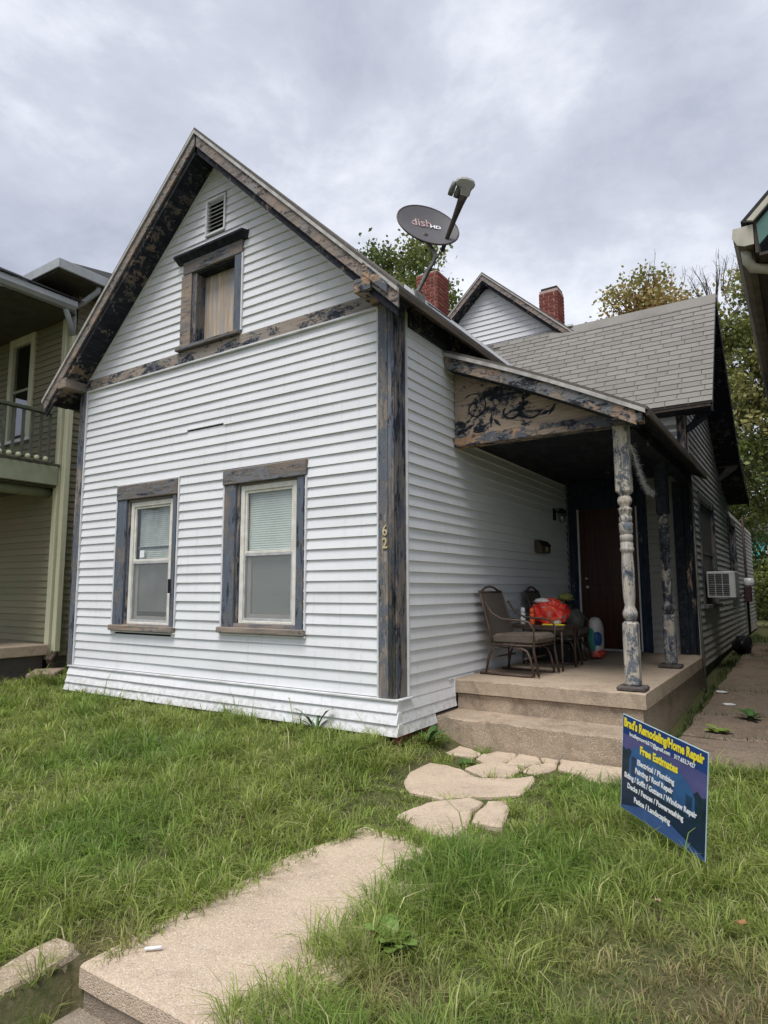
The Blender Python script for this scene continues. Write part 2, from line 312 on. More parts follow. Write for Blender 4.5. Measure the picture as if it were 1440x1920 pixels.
# ------------------------------------------------------------------ ground
def smooth(t): t = np.clip(t, 0, 1); return t*t*(3-2*t)
def gz(x, y):
    x = np.asarray(x, float); y = np.asarray(y, float)
    zw = np.interp(y, [-4.6, -3.1, 0.6, 3.0, 8.0, 20, 60], [-0.66, -0.615, -0.505, -0.44, -0.27, -0.2, 0.1])
    zl = np.interp(y, [-6.0, -4.6, -3.1, -0.3, 0.4, 60], [-0.97, -0.74, -0.62, -0.37, -0.34, 0.1])
    t = smooth((0.62-x)/0.62)
    z = zw*(1-t)+zl*t
    z = z+0.012*np.sin(x*3.1+y*1.7)*np.sin(y*2.3-x*1.1)*(np.abs(x) < 12)
    hole = (x > 0.50) & (x < 1.76) & (y < -3.1)          # the steps down to the public footpath
    z = np.where(hole, np.where(y > -3.47, -0.80, -0.97), z)
    z = np.where(y < -4.6, np.minimum(z, np.interp(y, [-6.0, -4.6], [-0.97, -0.7])), z)
    return np.where(y < -6.0, -0.97, z)
def gz1(x, y): return float(gz(x, y))
xs = sorted(set([-900, -300, -120, -60, -40, -30, -25, -20, -16] + [round(-13+0.35*i, 3) for i in range(0, 55)] + [0.495, 0.505, 1.755, 1.765] + [7, 8.5, 10, 13, 17, 22, 30, 45, 70, 150, 400, 900]))
ys = sorted(set([-900, -200, -60, -25, -12, -8, -6.02, -6.0] + [round(-5.8+0.3*i, 3) for i in range(0, 34)] + [-3.48, -3.46, -3.105, -3.095] + [4.6, 5.4, 6.2, 7, 8, 9.5, 11, 13, 16, 20, 26, 34, 45, 60, 90, 150, 300, 900]))
gx, gy = np.meshgrid(xs, ys); gzz = gz(gx, gy); nx = len(xs)
def soil():
    t = NT('lawn_soil')
    c = t.mix(t.ramp(t.noise(3.0, 6, 0.65), 0.38, 0.62), (0.090, 0.085, 0.040), (0.075, 0.100, 0.033))
    c = t.mix(t.ramp(t.noise(38, 5, 0.7), 0.45, 0.7), c, (0.15, 0.125, 0.075)); t.bump(t.noise(25, 6, 0.7), 0.02); return t.fin(c, 0.95, 0.1)
M['soil'] = soil()
gm = MB(); gm.v = list(zip(gx.ravel().tolist(), gy.ravel().tolist(), gzz.ravel().tolist()))
gm.f = [(j*nx+i, j*nx+i+1, (j+1)*nx+i+1, (j+1)*nx+i) for j in range(len(ys)-1) for i in range(nx-1)]; gm.sm = [True]*len(gm.f)
gm.build('ground', 'soil', kind='structure')

# ------------------------------------------------------------------ walk, flagstones, steps, cheek stone
def subdiv_poly(poly, step=0.10, wob=0.012):
    out = []
    for i, p in enumerate(poly):
        q = poly[(i+1) % len(poly)]; n = max(1, int(math.dist(p, q)/step))
        for k in range(n):
            t = k/n; out.append((p[0]+(q[0]-p[0])*t+random.uniform(-wob, wob), p[1]+(q[1]-p[1])*t+random.uniform(-wob, wob)))
    return out
def slab_mb(poly, top, thick=0.10, edge=0.012):
    """a flat slab with a slightly rounded rim; top is a function of (x, y)"""
    n = len(poly); cx = sum(p[0] for p in poly)/n; cy = sum(p[1] for p in poly)/n
    ins = []
    for p in poly:
        d = math.hypot(p[0]-cx, p[1]-cy) or 1; k = 1-min(edge*1.3/d, 0.3); ins.append((cx+(p[0]-cx)*k, cy+(p[1]-cy)*k))
    m = MB(); vs = [(p[0], p[1], top(*p)) for p in ins]+[(p[0], p[1], top(*p)-edge) for p in poly]+[(p[0], p[1], top(*p)-thick) for p in poly]
    fs = [tuple(range(n))]+[(i, n+i, n+(i+1) % n, (i+1) % n) for i in range(n)]+[(n+i, 2*n+i, 2*n+(i+1) % n, n+(i+1) % n) for i in range(n)]
    m.add(vs, fs); return m
WALK = [(0.585, -3.115), (1.56, -3.115), (1.56, -1.36), (0.765, -1.33), (0.64, -1.9), (0.60, -2.5)]
wz = lambda x, y: float(np.interp(y, [-3.115, 0.7], [-0.597, -0.488]))
wk = slab_mb(subdiv_poly(WALK, 0.14, 0.008), wz, 0.09).build('front_walk', 'walk_conc'); wk['kind'] = 'structure'
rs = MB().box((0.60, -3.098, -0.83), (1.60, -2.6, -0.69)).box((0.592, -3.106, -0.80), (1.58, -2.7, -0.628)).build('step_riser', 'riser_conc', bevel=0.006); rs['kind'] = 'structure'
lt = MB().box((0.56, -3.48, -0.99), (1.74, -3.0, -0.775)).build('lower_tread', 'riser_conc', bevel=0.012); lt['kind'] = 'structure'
ck = slab_mb(subdiv_poly([(0.24, -3.95), (0.47, -3.95), (0.49, -3.05), (0.30, -3.02)], 0.09, 0.014), lambda x, y: float(np.interp(y, [-4, -3.0], [-0.70, -0.585])), 0.36, 0.03).build('cheek_stone', 'step_conc')
tag(at_loc(ck, (0.37, -3.4, -0.9)), 'weathered stone curb beside the steps at the end of the walk', 'curb')
STA = [[0.567, -0.487], [0.457, -0.179], [0.484, 0.015], [0.644, 0.028], [0.773, -0.024], [1.0, -0.135], [1.195, -0.06], [1.315, 0.06], [1.368, -0.155], [1.359, -0.321], [1.233, -0.432], [1.074, -0.524], [0.951, -0.633], [0.839, -0.621], [0.692, -0.625]]
STB = [[0.889, -1.091], [0.899, -0.952], [0.93, -0.829], [1.025, -0.702], [1.127, -0.606], [1.228, -0.638], [1.225, -0.796], [1.284, -0.954], [1.33, -1.192], [1.211, -1.248], [1.078, -1.196], [0.967, -1.109]]
STC = [[1.292, -0.619], [1.386, -0.564], [1.442, -0.67], [1.501, -0.919], [1.439, -0.925], [1.338, -0.923], [1.309, -0.813]]
STD1 = [[0.357, 0.422], [0.45, 0.60], [0.60, 0.55], [0.72, 0.47], [0.70, 0.37], [0.613, 0.36], [0.455, 0.32]]
STD2 = [[0.74, 0.46], [0.83, 0.61], [1.00, 0.61], [1.02, 0.47], [0.985, 0.34], [0.86, 0.24], [0.76, 0.345]]
STD3 = [[1.02, 0.61], [1.19, 0.61], [1.28, 0.46], [1.20, 0.33], [1.04, 0.33], [1.04, 0.47]]
STD4 = [[1.21, 0.61], [1.37, 0.60], [1.42, 0.36], [1.33, 0.17], [1.22, 0.20], [1.22, 0.32], [1.30, 0.46]]
STD5 = [[0.87, 0.22], [0.99, 0.31], [1.19, 0.30], [1.18, 0.04], [1.00, -0.08], [0.80, 0.03]]
STD6 = [[1.40, 0.60], [1.62, 0.60], [1.95, 0.60], [1.98, 0.25], [1.745, 0.19], [1.66, 0.30], [1.45, 0.36]]
lab = ['large pale flagstone across the path below the porch steps', 'rounded triangular flagstone just past the long walk slab', 'small broken flagstone beside the rounded triangular one', None, None, None, None, None, None]
lab[3:] = ['crazed flagstone against the brick corner of the porch steps', 'cracked flagstone piece at the foot of the step, brick side', 'round cracked flagstone piece at the middle of the step foot',
           'cracked flagstone piece right of the round one at the step foot', 'cracked flagstone touching the large pale one by the steps', 'long flagstone at the step foot behind the yard sign']
STONES = [STA, STB, STC, STD1, STD2, STD3, STD4, STD5, STD6]
def grow(poly, k):
    c = np.mean(np.array(poly), 0); return [list(c+(np.array(p)-c)*k) for p in poly]
STONES = [grow(p, k) for p, k in zip(STONES, (1.09, 1.12, 1.22, 1.10, 1.05, 1.05, 1.05, 1.05, 1.04))]
for i, (st, lb) in enumerate(zip(STONES, lab)):
    o = slab_mb(subdiv_poly([tuple(p) for p in st], 0.07, 0.010), lambda x, y, i=i: wz(x, y)+0.012+0.004*(i % 3)+0.02*(x-1)*(0.5-(i % 2)), 0.08, 0.014).build('flagstone', 'walk_conc')
    c = np.mean(np.array(st), 0); tag(at_loc(o, (float(c[0]), float(c[1]), wz(*c)-0.05)), lb, 'flagstone', 'flagstones of the broken path')
# concrete of the side yard in cracked bays
def yz(x, y): return gz1(x, y)+0.035
bays = [[(2.06, 0.95), (3.3, 0.85), (3.4, 2.05), (2.1, 1.95)], [(2.1, 2.02), (3.4, 2.12), (3.4, 3.15), (2.12, 3.0)], [(2.12, 3.06), (3.4, 3.2), (3.4, 4.6), (2.13, 4.5)], [(2.13, 4.56), (3.4, 4.66), (3.4, 7.6), (2.15, 7.6)], [(2.15, 7.66), (3.4, 7.66), (3.4, 11.5), (2.2, 11.5)]]
sy = None
for b in bays:
    o = slab_mb(subdiv_poly(b, 0.2, 0.02), yz, 0.08, 0.012).build('side_yard_path' if sy is None else 'paving_bay', 'yard_conc', sy)
    if sy is None: sy = o; o['kind'] = 'structure'

# porch steps
st_root = thing('porch_steps', 'worn tan concrete porch floor with a broad step', 'porch', (1.07, 2.5, -0.5))
def rough_box(m, lo, hi, n=10, w=0.006):
    """box whose long front edges wobble a little"""
    x0, y0, z0 = lo; x1, y1, z1 = hi
    A = None
    for i in range(n+1):
        x = x0+(x1-x0)*i/n; j = [random.uniform(-w, w) for _ in range(6)] if 0 < i < n else [0]*6
        ring = [(x, y0+j[0], z0), (x, y1, z0), (x, y1, z1), (x, y0+0.012+j[1], z1+j[5]*0.3), (x, y0+j[2], z1-0.012+j[3])]
        if A is not None: m.loft(A, ring, False)
        else: m.add(ring, [tuple(range(5))])
        A = ring
    m.add(A, [tuple(range(5))]); return m
rough_box(MB(), (0.186, 1.06, -0.085), (1.99, 4.915, 0.046), 26, 0.006).build('porch_floor', 'porch_conc', st_root)
rough_box(MB(), (0.20, 1.095, -0.55), (1.955, 4.90, -0.088), 8, 0.004).build('porch_base', 'step_conc', st_root)
rough_box(MB(), (0.17, 0.63, -0.56), (1.97, 1.092, -0.245), 26, 0.008).build('step', 'step_conc', st_root)

# ------------------------------------------------------------------ the house
H = thing('house', 'narrow white clapboard house with steep gable and flaking dark trim', 'house', (-2.33, 2.5, -0.32))
S = 0.1016
def prof(z0, z1): return [(0.001, z1+0.006), (0.0185, z0+0.009), (0.020, z0), (-0.004, z0), (-0.006, z1+0.006)]
def plank(parent, mat, axis, base, sgn, z0, z1, segs, bow=None, name='siding_plank', deep=1.0):
    """axis 0: along x, facing sgn*y at y=base; axis 1: along y, facing sgn*x at x=base. segs: (a, b) numbers or functions of z"""
    pr = [(o*deep, z) for o, z in prof(z0, z1)]
    for a, b in segs:
        m = MB()
        ev = lambda q, z: q(z) if callable(q) else q
        def ring(q, t=None):
            out = []
            for (o, z) in pr:
                u = ev(q, min(z, z1)); o2 = o+(bow(u, z) if bow else 0)
                out.append((u, base+sgn*o2, z) if axis == 0 else (base+sgn*o2, u, z))
            return out
        if ev(b, z0)-ev(a, z0) < 0.01: continue
        if bow is None or callable(a) or callable(b): m.loft(ring(a), ring(b))
        else:
            n = max(2, int((b-a)/0.45)); rr = [ring(a+(b-a)*i/n) for i in range(n+1)]
            for i in range(n): m.loft(rr[i], rr[i+1], False)
            m.add(rr[0], [tuple(range(5))]); m.add(rr[-1], [tuple(range(5))])
        m.build(name, mat, parent)
def cut(a, b, holes, z0, z1):
    segs = [(a, b)]
    for (h0, h1, hz0, hz1) in holes:
        if z1 <= hz0+0.01 or z0 >= hz1-0.01: continue
        new = []
        for (p, q) in segs:
            if h1 <= p or h0 >= q: new.append((p, q)); continue
            if h0 > p: new.append((p, h0))
            if h1 < q: new.append((h1, q))
        segs = new
    return segs
def wavy(seed):
    a, b = random.uniform(0, 9), random.uniform(0, 9)
    return lambda u, z: 0.0018*math.sin(u*1.3+a+seed)+0.0012*math.sin(u*3.1+b)
# solid core of each block (behind the planks)
X0 = -2.33; ZT = 6.216; KL, KR = 0.938, 0.967
ztop = lambda x: ZT-(KL*(X0-x) if x < X0 else KR*(x-X0))
SOF = 0.30
core = MB().prism([(-4.81, -0.34), (0.145, -0.34), (0.145, 3.42), (X0, ZT-SOF-0.06), (-4.81, 3.46)], 1, 0.16, 6.4)
core.box((0.10, 4.945, -0.34), (1.875, 9.9, 3.3)).box((-6, 6.3, -0.3), (1.86, 17.0, 2.5)).build('wall_core', 'core', H)
# windows on the front: (casing x0, x1, z0, z1, head z, inner x0, x1, z0, z1, meeting rail z)
W1 = (-3.90, -2.77, 0.46, 2.215, 2.035, -3.655, -2.885, 0.545, 1.985, 1.27)
W2 = (-2.00, -0.87, 0.49, 2.215, 2.055, -1.775, -1.010, 0.60, 2.02, 1.305)
AT = (-2.84, -1.80, 3.735, 4.90, 4.68, -2.62, -1.945, 3.775, 4.67)
holes = [(w[0]+0.04, w[1]-0.05, w[7]-0.06, w[4]+0.02) for w in (W1, W2)]
for n in range(35):
    z0 = n*S; z1 = min(z0+S, 3.572); bw = wavy(n)
    if n == 27:    # one course has come unlatched and left a dark gap
        plank(H, 'siding', 0, 0.0, -1, z0, z1, [(-4.672, -2.66), (-2.06, 0.0)], bw); plank(H, 'siding', 0, 0.0, -1, z0+0.021, z1, [(-2.66, -2.06)], bw); continue
    plank(H, 'siding', 0, 0.0, -1, z0, z1, cut(-4.672, 0.0, holes, z0, z1), bw)
# flared skirt courses below the corner boards
for k in range(3):
    z1 = -0.022-k*0.094; z0 = z1-0.094; o = 0.055+0.014*k
    pts = lambda u: [(u, -o+0.022, z1+0.004), (u, -o-0.014, z0+0.006), (u, -o-0.016, z0), (u, 0.0, z0), (u, 0.0, z1+0.004)]
    xa, xb = -4.74-0.012*k, 0.205+0.012*k
    n = 14; m = MB(); rr = []
    for i in range(n+1):
        j = random.uniform(-0.003, 0.003); rr.append([(p[0], p[1]+j, p[2]) for p in pts(xa+(xb-xa)*i/n)])
    for i in range(n): m.loft(rr[i], rr[i+1], False)
    m.add(rr[0], [tuple(range(5))]); m.add(rr[-1], [tuple(range(5))]); m.build('siding_plank', 'siding', H)
    xo = 0.190+0.012*k
    yb = 1.05 if z0 > -0.24 else 0.62
    MB().loft([(xo-0.012, -0.03, z1+0.004), (xo+0.010, -0.03, z0+0.006), (xo+0.012, -0.03, z0), (0.15, -0.03, z0), (0.15, -0.03, z1+0.004)],
              [(xo-0.012, yb, z1+0.004), (xo+0.010, yb, z0+0.006), (xo+0.012, yb, z0), (0.15, yb, z0), (0.15, yb, z1+0.004)]).build('siding_plank', 'siding', H)
MB().box((-4.76, -0.060, -0.024), (0.215, -0.004, -0.006)).box((0.165, -0.01, -0.024), (0.212, 0.20, -0.008)).build('water_table', 'channel', H, 0.003)
# brick under the side wall
br = MB().box((0.11, 0.02, -0.60), (0.15, 0.63, -0.30)).build('foundation', 'mortar', H)
def brick_obj(parent, lo, hi, mat='brick'): return box('brick', lo, hi, mat, parent, 0.004, jit=0.0015)
for c in range(4):
    y = 0.0+(c % 2)*0.105
    while y < 0.62:
        y2 = min(y+0.20, 0.625)
        if y2-y > 0.05: brick_obj(br, (0.12, y, -0.335-c*0.072-0.062), (0.165, y2, -0.335-c*0.072))
        y += 0.21
# gable courses
gl = lambda z: X0-(ZT-SOF-z)/KL; gr_ = lambda z: X0+(ZT-SOF-z)/KR
ah = (AT[5]-0.04, AT[6]+0.04, AT[7]-0.02, AT[8]+0.02); vh = (-2.44, -2.135, 5.075, 5.50)
n = 0
while 3.72+n*S < ZT-SOF-0.05:
    z0 = 3.72+n*S; z1 = z0+S; segs = []
    hl = [h for h in (ah, vh) if not (z1 <= h[2]+0.01 or z0 >= h[3]-0.01)]
    if hl: segs = [(gl, hl[0][0]), (hl[0][1], gr_)]
    else: segs = [(gl, gr_)]
    plank(H, 'siding', 0, 0.0, -1, z0, z1, segs); n += 1
# frieze band and channels
box('frieze_band', (-4.74, -0.034, 3.575), (0.02, 0.03, 3.722), 'frieze', H, 0.004)
box('trim_channel', (-4.69, -0.042, 3.556), (0.0, -0.004, 3.576), 'channel', H, 0.002)
for x in (-4.684, -0.008): box('trim_channel', (x-0.009, -0.036, -0.005), (x+0.009, 0.0, 3.556), 'channel', H, 0.002)
MB().loft([(gl(3.722), -0.030, 3.722), (gl(3.722)+0.03, -0.030, 3.722), (gl(3.722)+0.03, 0.0, 3.722), (gl(3.722), 0, 3.722)], [(X0, -0.030, ZT-SOF), (X0, -0.030, ZT-SOF-0.03), (X0, 0.0, ZT-SOF-0.03), (X0, 0, ZT-SOF)]).build('trim_channel', 'channel', H)
MB().loft([(gr_(3.722)-0.03, -0.030, 3.722), (gr_(3.722), -0.030, 3.722), (gr_(3.722), 0.0, 3.722), (gr_(3.722)-0.03, 0, 3.722)], [(X0, -0.030, ZT-SOF-0.03), (X0, -0.030, ZT-SOF), (X0, 0.0, ZT-SOF), (X0, 0, ZT-SOF-0.03)]).build('trim_channel', 'channel', H)
# corner boards: two faces and a bead between
# right corner
box('corner_board', (0.002, -0.040, -0.004), (0.104, 0.02, 3.70), 'corner', H, 0.004)
MB().tube([(0.124, -0.022, -0.004), (0.124, -0.022, 3.68)], 0.022, 8).build('corner_bead', 'corner', H)
box('corner_board', (0.140, -0.006, -0.004), (0.172, 0.168, 3.62), 'corner2', H, 0.004)
MB().tube([(0.150, -0.020, -0.004), (0.150, -0.020, 3.66)], 0.016, 8).build('corner_bead', 'corner2', H)
box('trim_channel', (0.165, 0.168, -0.004), (0.190, 0.188, 3.55), 'channel', H, 0.002)
# left corner
box('corner_board', (-4.80, -0.040, -0.004), (-4.694, 0.02, 3.62), 'corner', H, 0.004)
MB().tube([(-4.818, -0.018, -0.004), (-4.818, -0.018, 3.6)], 0.022, 8).build('corner_bead', 'corner2', H)
# left side wall, mostly out of sight
for n in range(37): plank(H, 'siding', 1, -4.81, -1, -0.30+n*S, -0.30+(n+1)*S, [(0.02, 6.4)])
# right side wall
for n in range(-3, 38):
    z0 = n*S-0.022; z1 = z0+S
    if n < 0: continue
    y1 = 4.905
    plank(H, 'siding', 1, 0.164, 1, z0, z1, [(0.188, y1)], wavy(n+50))
box('trim_channel', (0.166, 0.95, 0.046), (0.192, 1.5, 0.062), 'channel', H)
box('trim_channel', (0.168, 1.035, -0.22), (0.198, 1.058, 0.050), 'channel', H, 0.002)

# windows
def window(w, sil_over, dim, num):
    cx0, cx1, cz0, cz1, hz, ix0, ix1, iz0, iz1, mr = w
    W = box('window', (ix0-0.002, 0.088, iz0), (ix1+0.002, 0.10, iz1), 'room', H)
    hd = 0.020 if num else 0.0
    box('head_casing', (cx0-hd, -0.050, hz), (cx1+hd, 0.085, cz1), 'casing_x', W, 0.006, jit=0.002)
    box('side_casing', (cx0+0.005, -0.036, cz0+0.06), (ix0-0.055, 0.085, hz-0.001), 'casing', W, 0.004)
    box('side_casing', (ix1+0.040, -0.036, cz0+0.06), (cx1-0.015, 0.085, hz-0.001), 'casing', W, 0.004)
    box('side_stop', (ix0-0.056, -0.008, iz0-0.01), (ix0-0.012, 0.085, iz1+0.03), 'corner2', W, 0.003)
    box('side_stop', (ix1+0.012, -0.008, iz0-0.01), (ix1+0.042, 0.085, iz1+0.03), 'corner2', W, 0.003)
    box('head_stop', (ix0-0.05, -0.004, iz1+0.012), (ix1+0.04, 0.085, hz), 'sill', W, 0.003)
    box('sill', (cx0-0.025*sil_over, -0.075, cz0), (cx1+0.01*sil_over, 0.085, cz0+0.062), 'sill', W, 0.008, jit=0.003)
    box('sub_sill', (ix0-0.06, -0.024, cz0+0.06), (ix1+0.05, 0.085, iz0-0.012), 'sill', W, 0.004)
    for (a, b) in ((cx0-0.022, cx0-0.001), (cx1+0.001, cx1+0.020)): box('trim_channel', (a, -0.034, cz0+0.05), (b, 0.0, cz1 if not num else hz), 'channel', W, 0.002)
    box('trim_channel', (cx0-0.02, -0.040, cz0-0.022), (cx1+0.02, 0.0, cz0-0.002), 'channel', W, 0.003)
    if not num: box('trim_channel', (cx0-0.02, -0.036, cz1+0.001), (cx1+0.015, 0.0, cz1+0.018), 'channel', W, 0.003)
    # vinyl frame
    fw = 0.045
    MB().box((ix0-0.011, 0.004, iz0-0.011), (ix0+fw, 0.06, iz1+0.011)).box((ix1-fw, 0.004, iz0-0.011), (ix1+0.011, 0.06, iz1+0.011)).box((ix0+fw, 0.005, iz1-fw), (ix1-fw, 0.06, iz1+0.011)).box((ix0+fw, 0.005, iz0-0.011), (ix1-fw, 0.06, iz0+0.018)).build('window_frame', 'vinyl_frame', W, 0.004)
    a0, a1 = ix0+fw+0.001, ix1-fw-0.001; f2 = 0.026
    U = MB().box((a0, 0.018, mr+0.002), (a0+f2, 0.045, iz1-fw)).box((a1-f2, 0.018, mr+0.002), (a1, 0.045, iz1-fw)).box((a0+f2, 0.019, iz1-fw-f2), (a1-f2, 0.045, iz1-fw-0.001)).box((a0+f2, 0.012, mr+0.003), (a1-f2, 0.045, mr+0.032)).build('upper_sash', 'vinyl_frame', W, 0.003)
    box('pane', (a0+f2-0.002, 0.034, mr+0.030), (a1-f2+0.002, 0.038, iz1-fw-f2+0.002), 'glass', U)
    Lo = MB().box((a0, 0.012, iz0+0.019), (a0+0.02, 0.040, mr)).box((a1-0.02, 0.012, iz0+0.019), (a1, 0.040, mr)).box((a0+0.02, 0.010, mr-0.022), (a1-0.02, 0.04, mr+0.001)).box((a0+0.02, 0.012, iz0+0.019), (a1-0.02, 0.04, iz0+0.045)).build('lower_sash', 'alu_frame', W, 0.002)
    box('screen', (a0+0.02, 0.016, iz0+0.045), (a1-0.02, 0.0175, mr-0.022), 'screen', Lo)
    MB().box((a0+0.021, 0.044, iz0+0.02), (a0+0.075, 0.056, mr)).box((a0+0.075, 0.044, iz0+0.02), (a1-0.021, 0.056, iz0+0.085)).build('inner_sash', 'vinyl_frame', Lo, 0.002)
    box('pane', (a0+0.075, 0.048, iz0+0.085), (a1-0.021, 0.0515, mr), 'glass', Lo)
    # blind of narrow slats
    m = MB(); z = iz1-0.05; step = 0.024; b0 = a0+0.05 if dim else a0+0.01
    while z > (iz0+0.16 if dim else iz0+0.04):
        m.add([(b0, 0.072, z), (a1-0.005, 0.072, z), (a1-0.005, 0.065, z-step*0.98), (b0, 0.065, z-step*0.98)], [(0, 1, 2, 3)]); z -= step
    m.build('blind', 'blind_dim' if dim else 'blind', W)
    return W
WA = window(W1, 1, True, 0); WB = window(W2, 1.6, False, 1)
# clutter inside and on the first window
box('sticker', (-3.50, 0.0315, 1.325), (-3.42, 0.0330, 1.41), 'letter_white', WA)
box('inner_shelf', (-3.58, 0.058, 1.43), (-2.93, 0.063, 1.452), 'casing', WA)
dbell = MB().box((-2.868, -0.052, 0.90), (-2.826, -0.0365, 1.06)).build('doorbell_camera', 'black', WA, 0.006)
# attic window
A_ = box('attic_window', (AT[5], 0.125, AT[7]), (AT[6], 0.145, AT[8]), 'plywood', H)
box('board', (AT[5]+0.30, 0.112, AT[7]), (AT[6]-0.001, 0.1245, AT[8]-0.10), 'plywood', A_)
box('head_casing', (AT[0]+0.03, -0.040, AT[4]), (AT[1]-0.02, 0.12, AT[4]+0.155), 'casing_x', A_, 0.005)
MB().prism([(-0.040, 4.835), (-0.075, 4.862), (-0.115, 4.885), (-0.118, 4.908), (0.0, 4.935), (0.0, 4.835)], 0, -2.905, -1.752).build('cornice', 'dark', A_)
box('side_casing', (AT[0], -0.034, AT[2]+0.03), (AT[5]-0.04, 0.12, AT[4]-0.001), 'sill', A_, 0.004)
box('side_casing', (AT[6]+0.005, -0.034, AT[2]+0.03), (AT[1]-0.03, 0.12, AT[4]-0.001), 'casing', A_, 0.004)
box('side_stop', (AT[5]-0.041, -0.012, AT[7]), (AT[5]+0.030, 0.12, AT[8]), 'corner2', A_, 0.003)
box('head_stop', (AT[5]-0.04, 0.0, AT[8]-0.015), (AT[6]+0.005, 0.12, AT[4]), 'dark', A_)
box('sill', (AT[0]-0.02, -0.085, AT[2]-0.008), (AT[1]-0.02, 0.12, AT[2]+0.034), 'casing_x', A_, 0.006)
box('trim_channel', (AT[1]-0.029, -0.036, AT[2]+0.04), (AT[1]-0.008, 0.0, AT[4]), 'channel', A_, 0.002)
# gable vent
V_ = box('gable_vent', (-2.435, 0.03, 5.08), (-2.14, 0.05, 5.495), 'room', H)
MB().box((-2.455, -0.036, 5.06), (-2.428, 0.04, 5.515)).box((-2.147, -0.036, 5.06), (-2.120, 0.04, 5.515)).box((-2.428, -0.035, 5.488), (-2.147, 0.04, 5.515)).box((-2.428, -0.035, 5.06), (-2.147, 0.04, 5.086)).build('vent_frame', 'channel', V_, 0.003)
for k in range(8):
    z = 5.095+k*0.049
    MB().loft([(-2.427, -0.026, z), (-2.427, -0.022, z-0.004), (-2.427, 0.028, z+0.036), (-2.427, 0.025, z+0.040)], [(-2.148, -0.026, z), (-2.148, -0.022, z-0.004), (-2.148, 0.028, z+0.036), (-2.148, 0.025, z+0.040)]).build('slat', 'channel', V_)
# house number
for ch, z, mt, sz in (('6', 1.452, 'brass', 0.135), ('2', 1.338, 'brass', 0.135), ('1', 1.565, 'ghost', 0.10), ('1', 1.215, 'ghost', 0.13)):
    me = text_mesh(ch, sz, 0.85, 0.004 if mt == 'brass' else 0.0006, 0.0022); me.transform(Matrix.Translation((0.078-WL[H.name][0], -0.0465-WL[H.name][1] if mt == 'brass' else -0.0412-WL[H.name][1], z-WL[H.name][2])) @ Matrix.Rotation(R(90), 4, 'X'))
    mk('house_number', me, mt, H)

# main roof
YF = -0.33; YR = 6.5
XE_L, XE_R = -5.225, 0.405
def slope_poly(x0, x1, t0, t1): return [(x0, ztop(x0)-t0), (x1, ztop(x1)-t0), (x1, ztop(x1)-t1), (x0, ztop(x0)-t1)]
RF = MB().prism(slope_poly(X0, XE_R, 0.0, 0.032), 1, YF-0.012, YR).prism(slope_poly(XE_L, X0, 0.0, 0.032), 1, YF-0.012, YR).build('roof', 'shingle_main', H)
for nm, x0, x1 in (('a', XE_L, X0), ('b', X0, XE_R)):
    MB().prism(slope_poly(x0+0.0, x1, 0.034, 0.075), 1, YF-0.020, YF+0.02).build('drip_edge', 'drip', RF)
    MB().prism(slope_poly(x0+0.03, x1-0.0, 0.077, 0.215), 1, YF-0.002, YF+0.022).build('rake_board', 'rake', RF)
    MB().prism(slope_poly(x0+0.05, x1-0.02, 0.19, 0.30), 1, YF+0.024, YF+0.046).build('rake_trim', 'soffit', RF)
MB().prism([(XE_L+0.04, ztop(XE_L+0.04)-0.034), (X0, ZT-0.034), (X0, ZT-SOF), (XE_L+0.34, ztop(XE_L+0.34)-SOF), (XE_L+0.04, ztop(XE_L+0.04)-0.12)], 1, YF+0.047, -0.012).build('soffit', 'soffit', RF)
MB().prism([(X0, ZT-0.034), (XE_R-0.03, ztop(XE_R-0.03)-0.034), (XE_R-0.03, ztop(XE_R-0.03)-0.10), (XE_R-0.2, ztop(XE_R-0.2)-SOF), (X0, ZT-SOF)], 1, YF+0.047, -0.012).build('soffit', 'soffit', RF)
# eaves along the sides
MB().prism([(XE_L+0.03, ztop(XE_L+0.03)-0.034), (-4.80, ztop(-4.80)-0.034), (-4.80, ztop(-4.8)-0.14), (XE_L+0.03, ztop(XE_L+0.03)-0.10)], 1, -0.011, YR).build('eave_soffit', 'soffit', RF)
MB().prism([(0.13, ztop(0.13)-0.034), (XE_R-0.02, ztop(XE_R-0.02)-0.034), (XE_R-0.02, ztop(XE_R-0.02)-0.11), (0.13, ztop(0.13)-0.16)], 1, -0.011, YR).build('eave_soffit', 'soffit', RF)
MB().prism([(XE_R-0.019, ztop(XE_R-0.02)-0.036), (XE_R+0.004, ztop(XE_R)-0.034), (XE_R+0.004, ztop(XE_R)-0.085), (XE_R-0.019, ztop(XE_R)-0.085)], 1, YF+0.021, 5.0).build('eave_fascia', 'eave_edge', RF)
box('side_frieze', (0.150, 0.19, 3.43), (0.205, 4.9, 3.72), 'soffit', RF, 0.004)
# plate ends carrying the rakes
for (x, z, mt) in ((-4.80, 3.63, 'sill'), (0.04, 3.65, 'beam')):
    box('plate_end', (x-0.09, YF-0.025 if x > -1 else YF+0.0, z-0.06), (x+0.09, 0.03, z+0.065), mt, RF, 0.006)
MB().prism([(0.05, 3.745), (0.31, 3.50), (0.31, 3.60), (0.05, 3.86)], 1, YF-0.030, YF-0.003).build('rake_end', 'beam', RF)

# ------------------------------------------------------------------ porch roof (lean-to against the side wall)
PXE = 2.15; PZ0, PZ1 = 3.43, 2.50        # roof top at the wall and at the eave
pzt = lambda x: PZ0+(PZ1-PZ0)*(x-0.17)/(PXE-0.17)
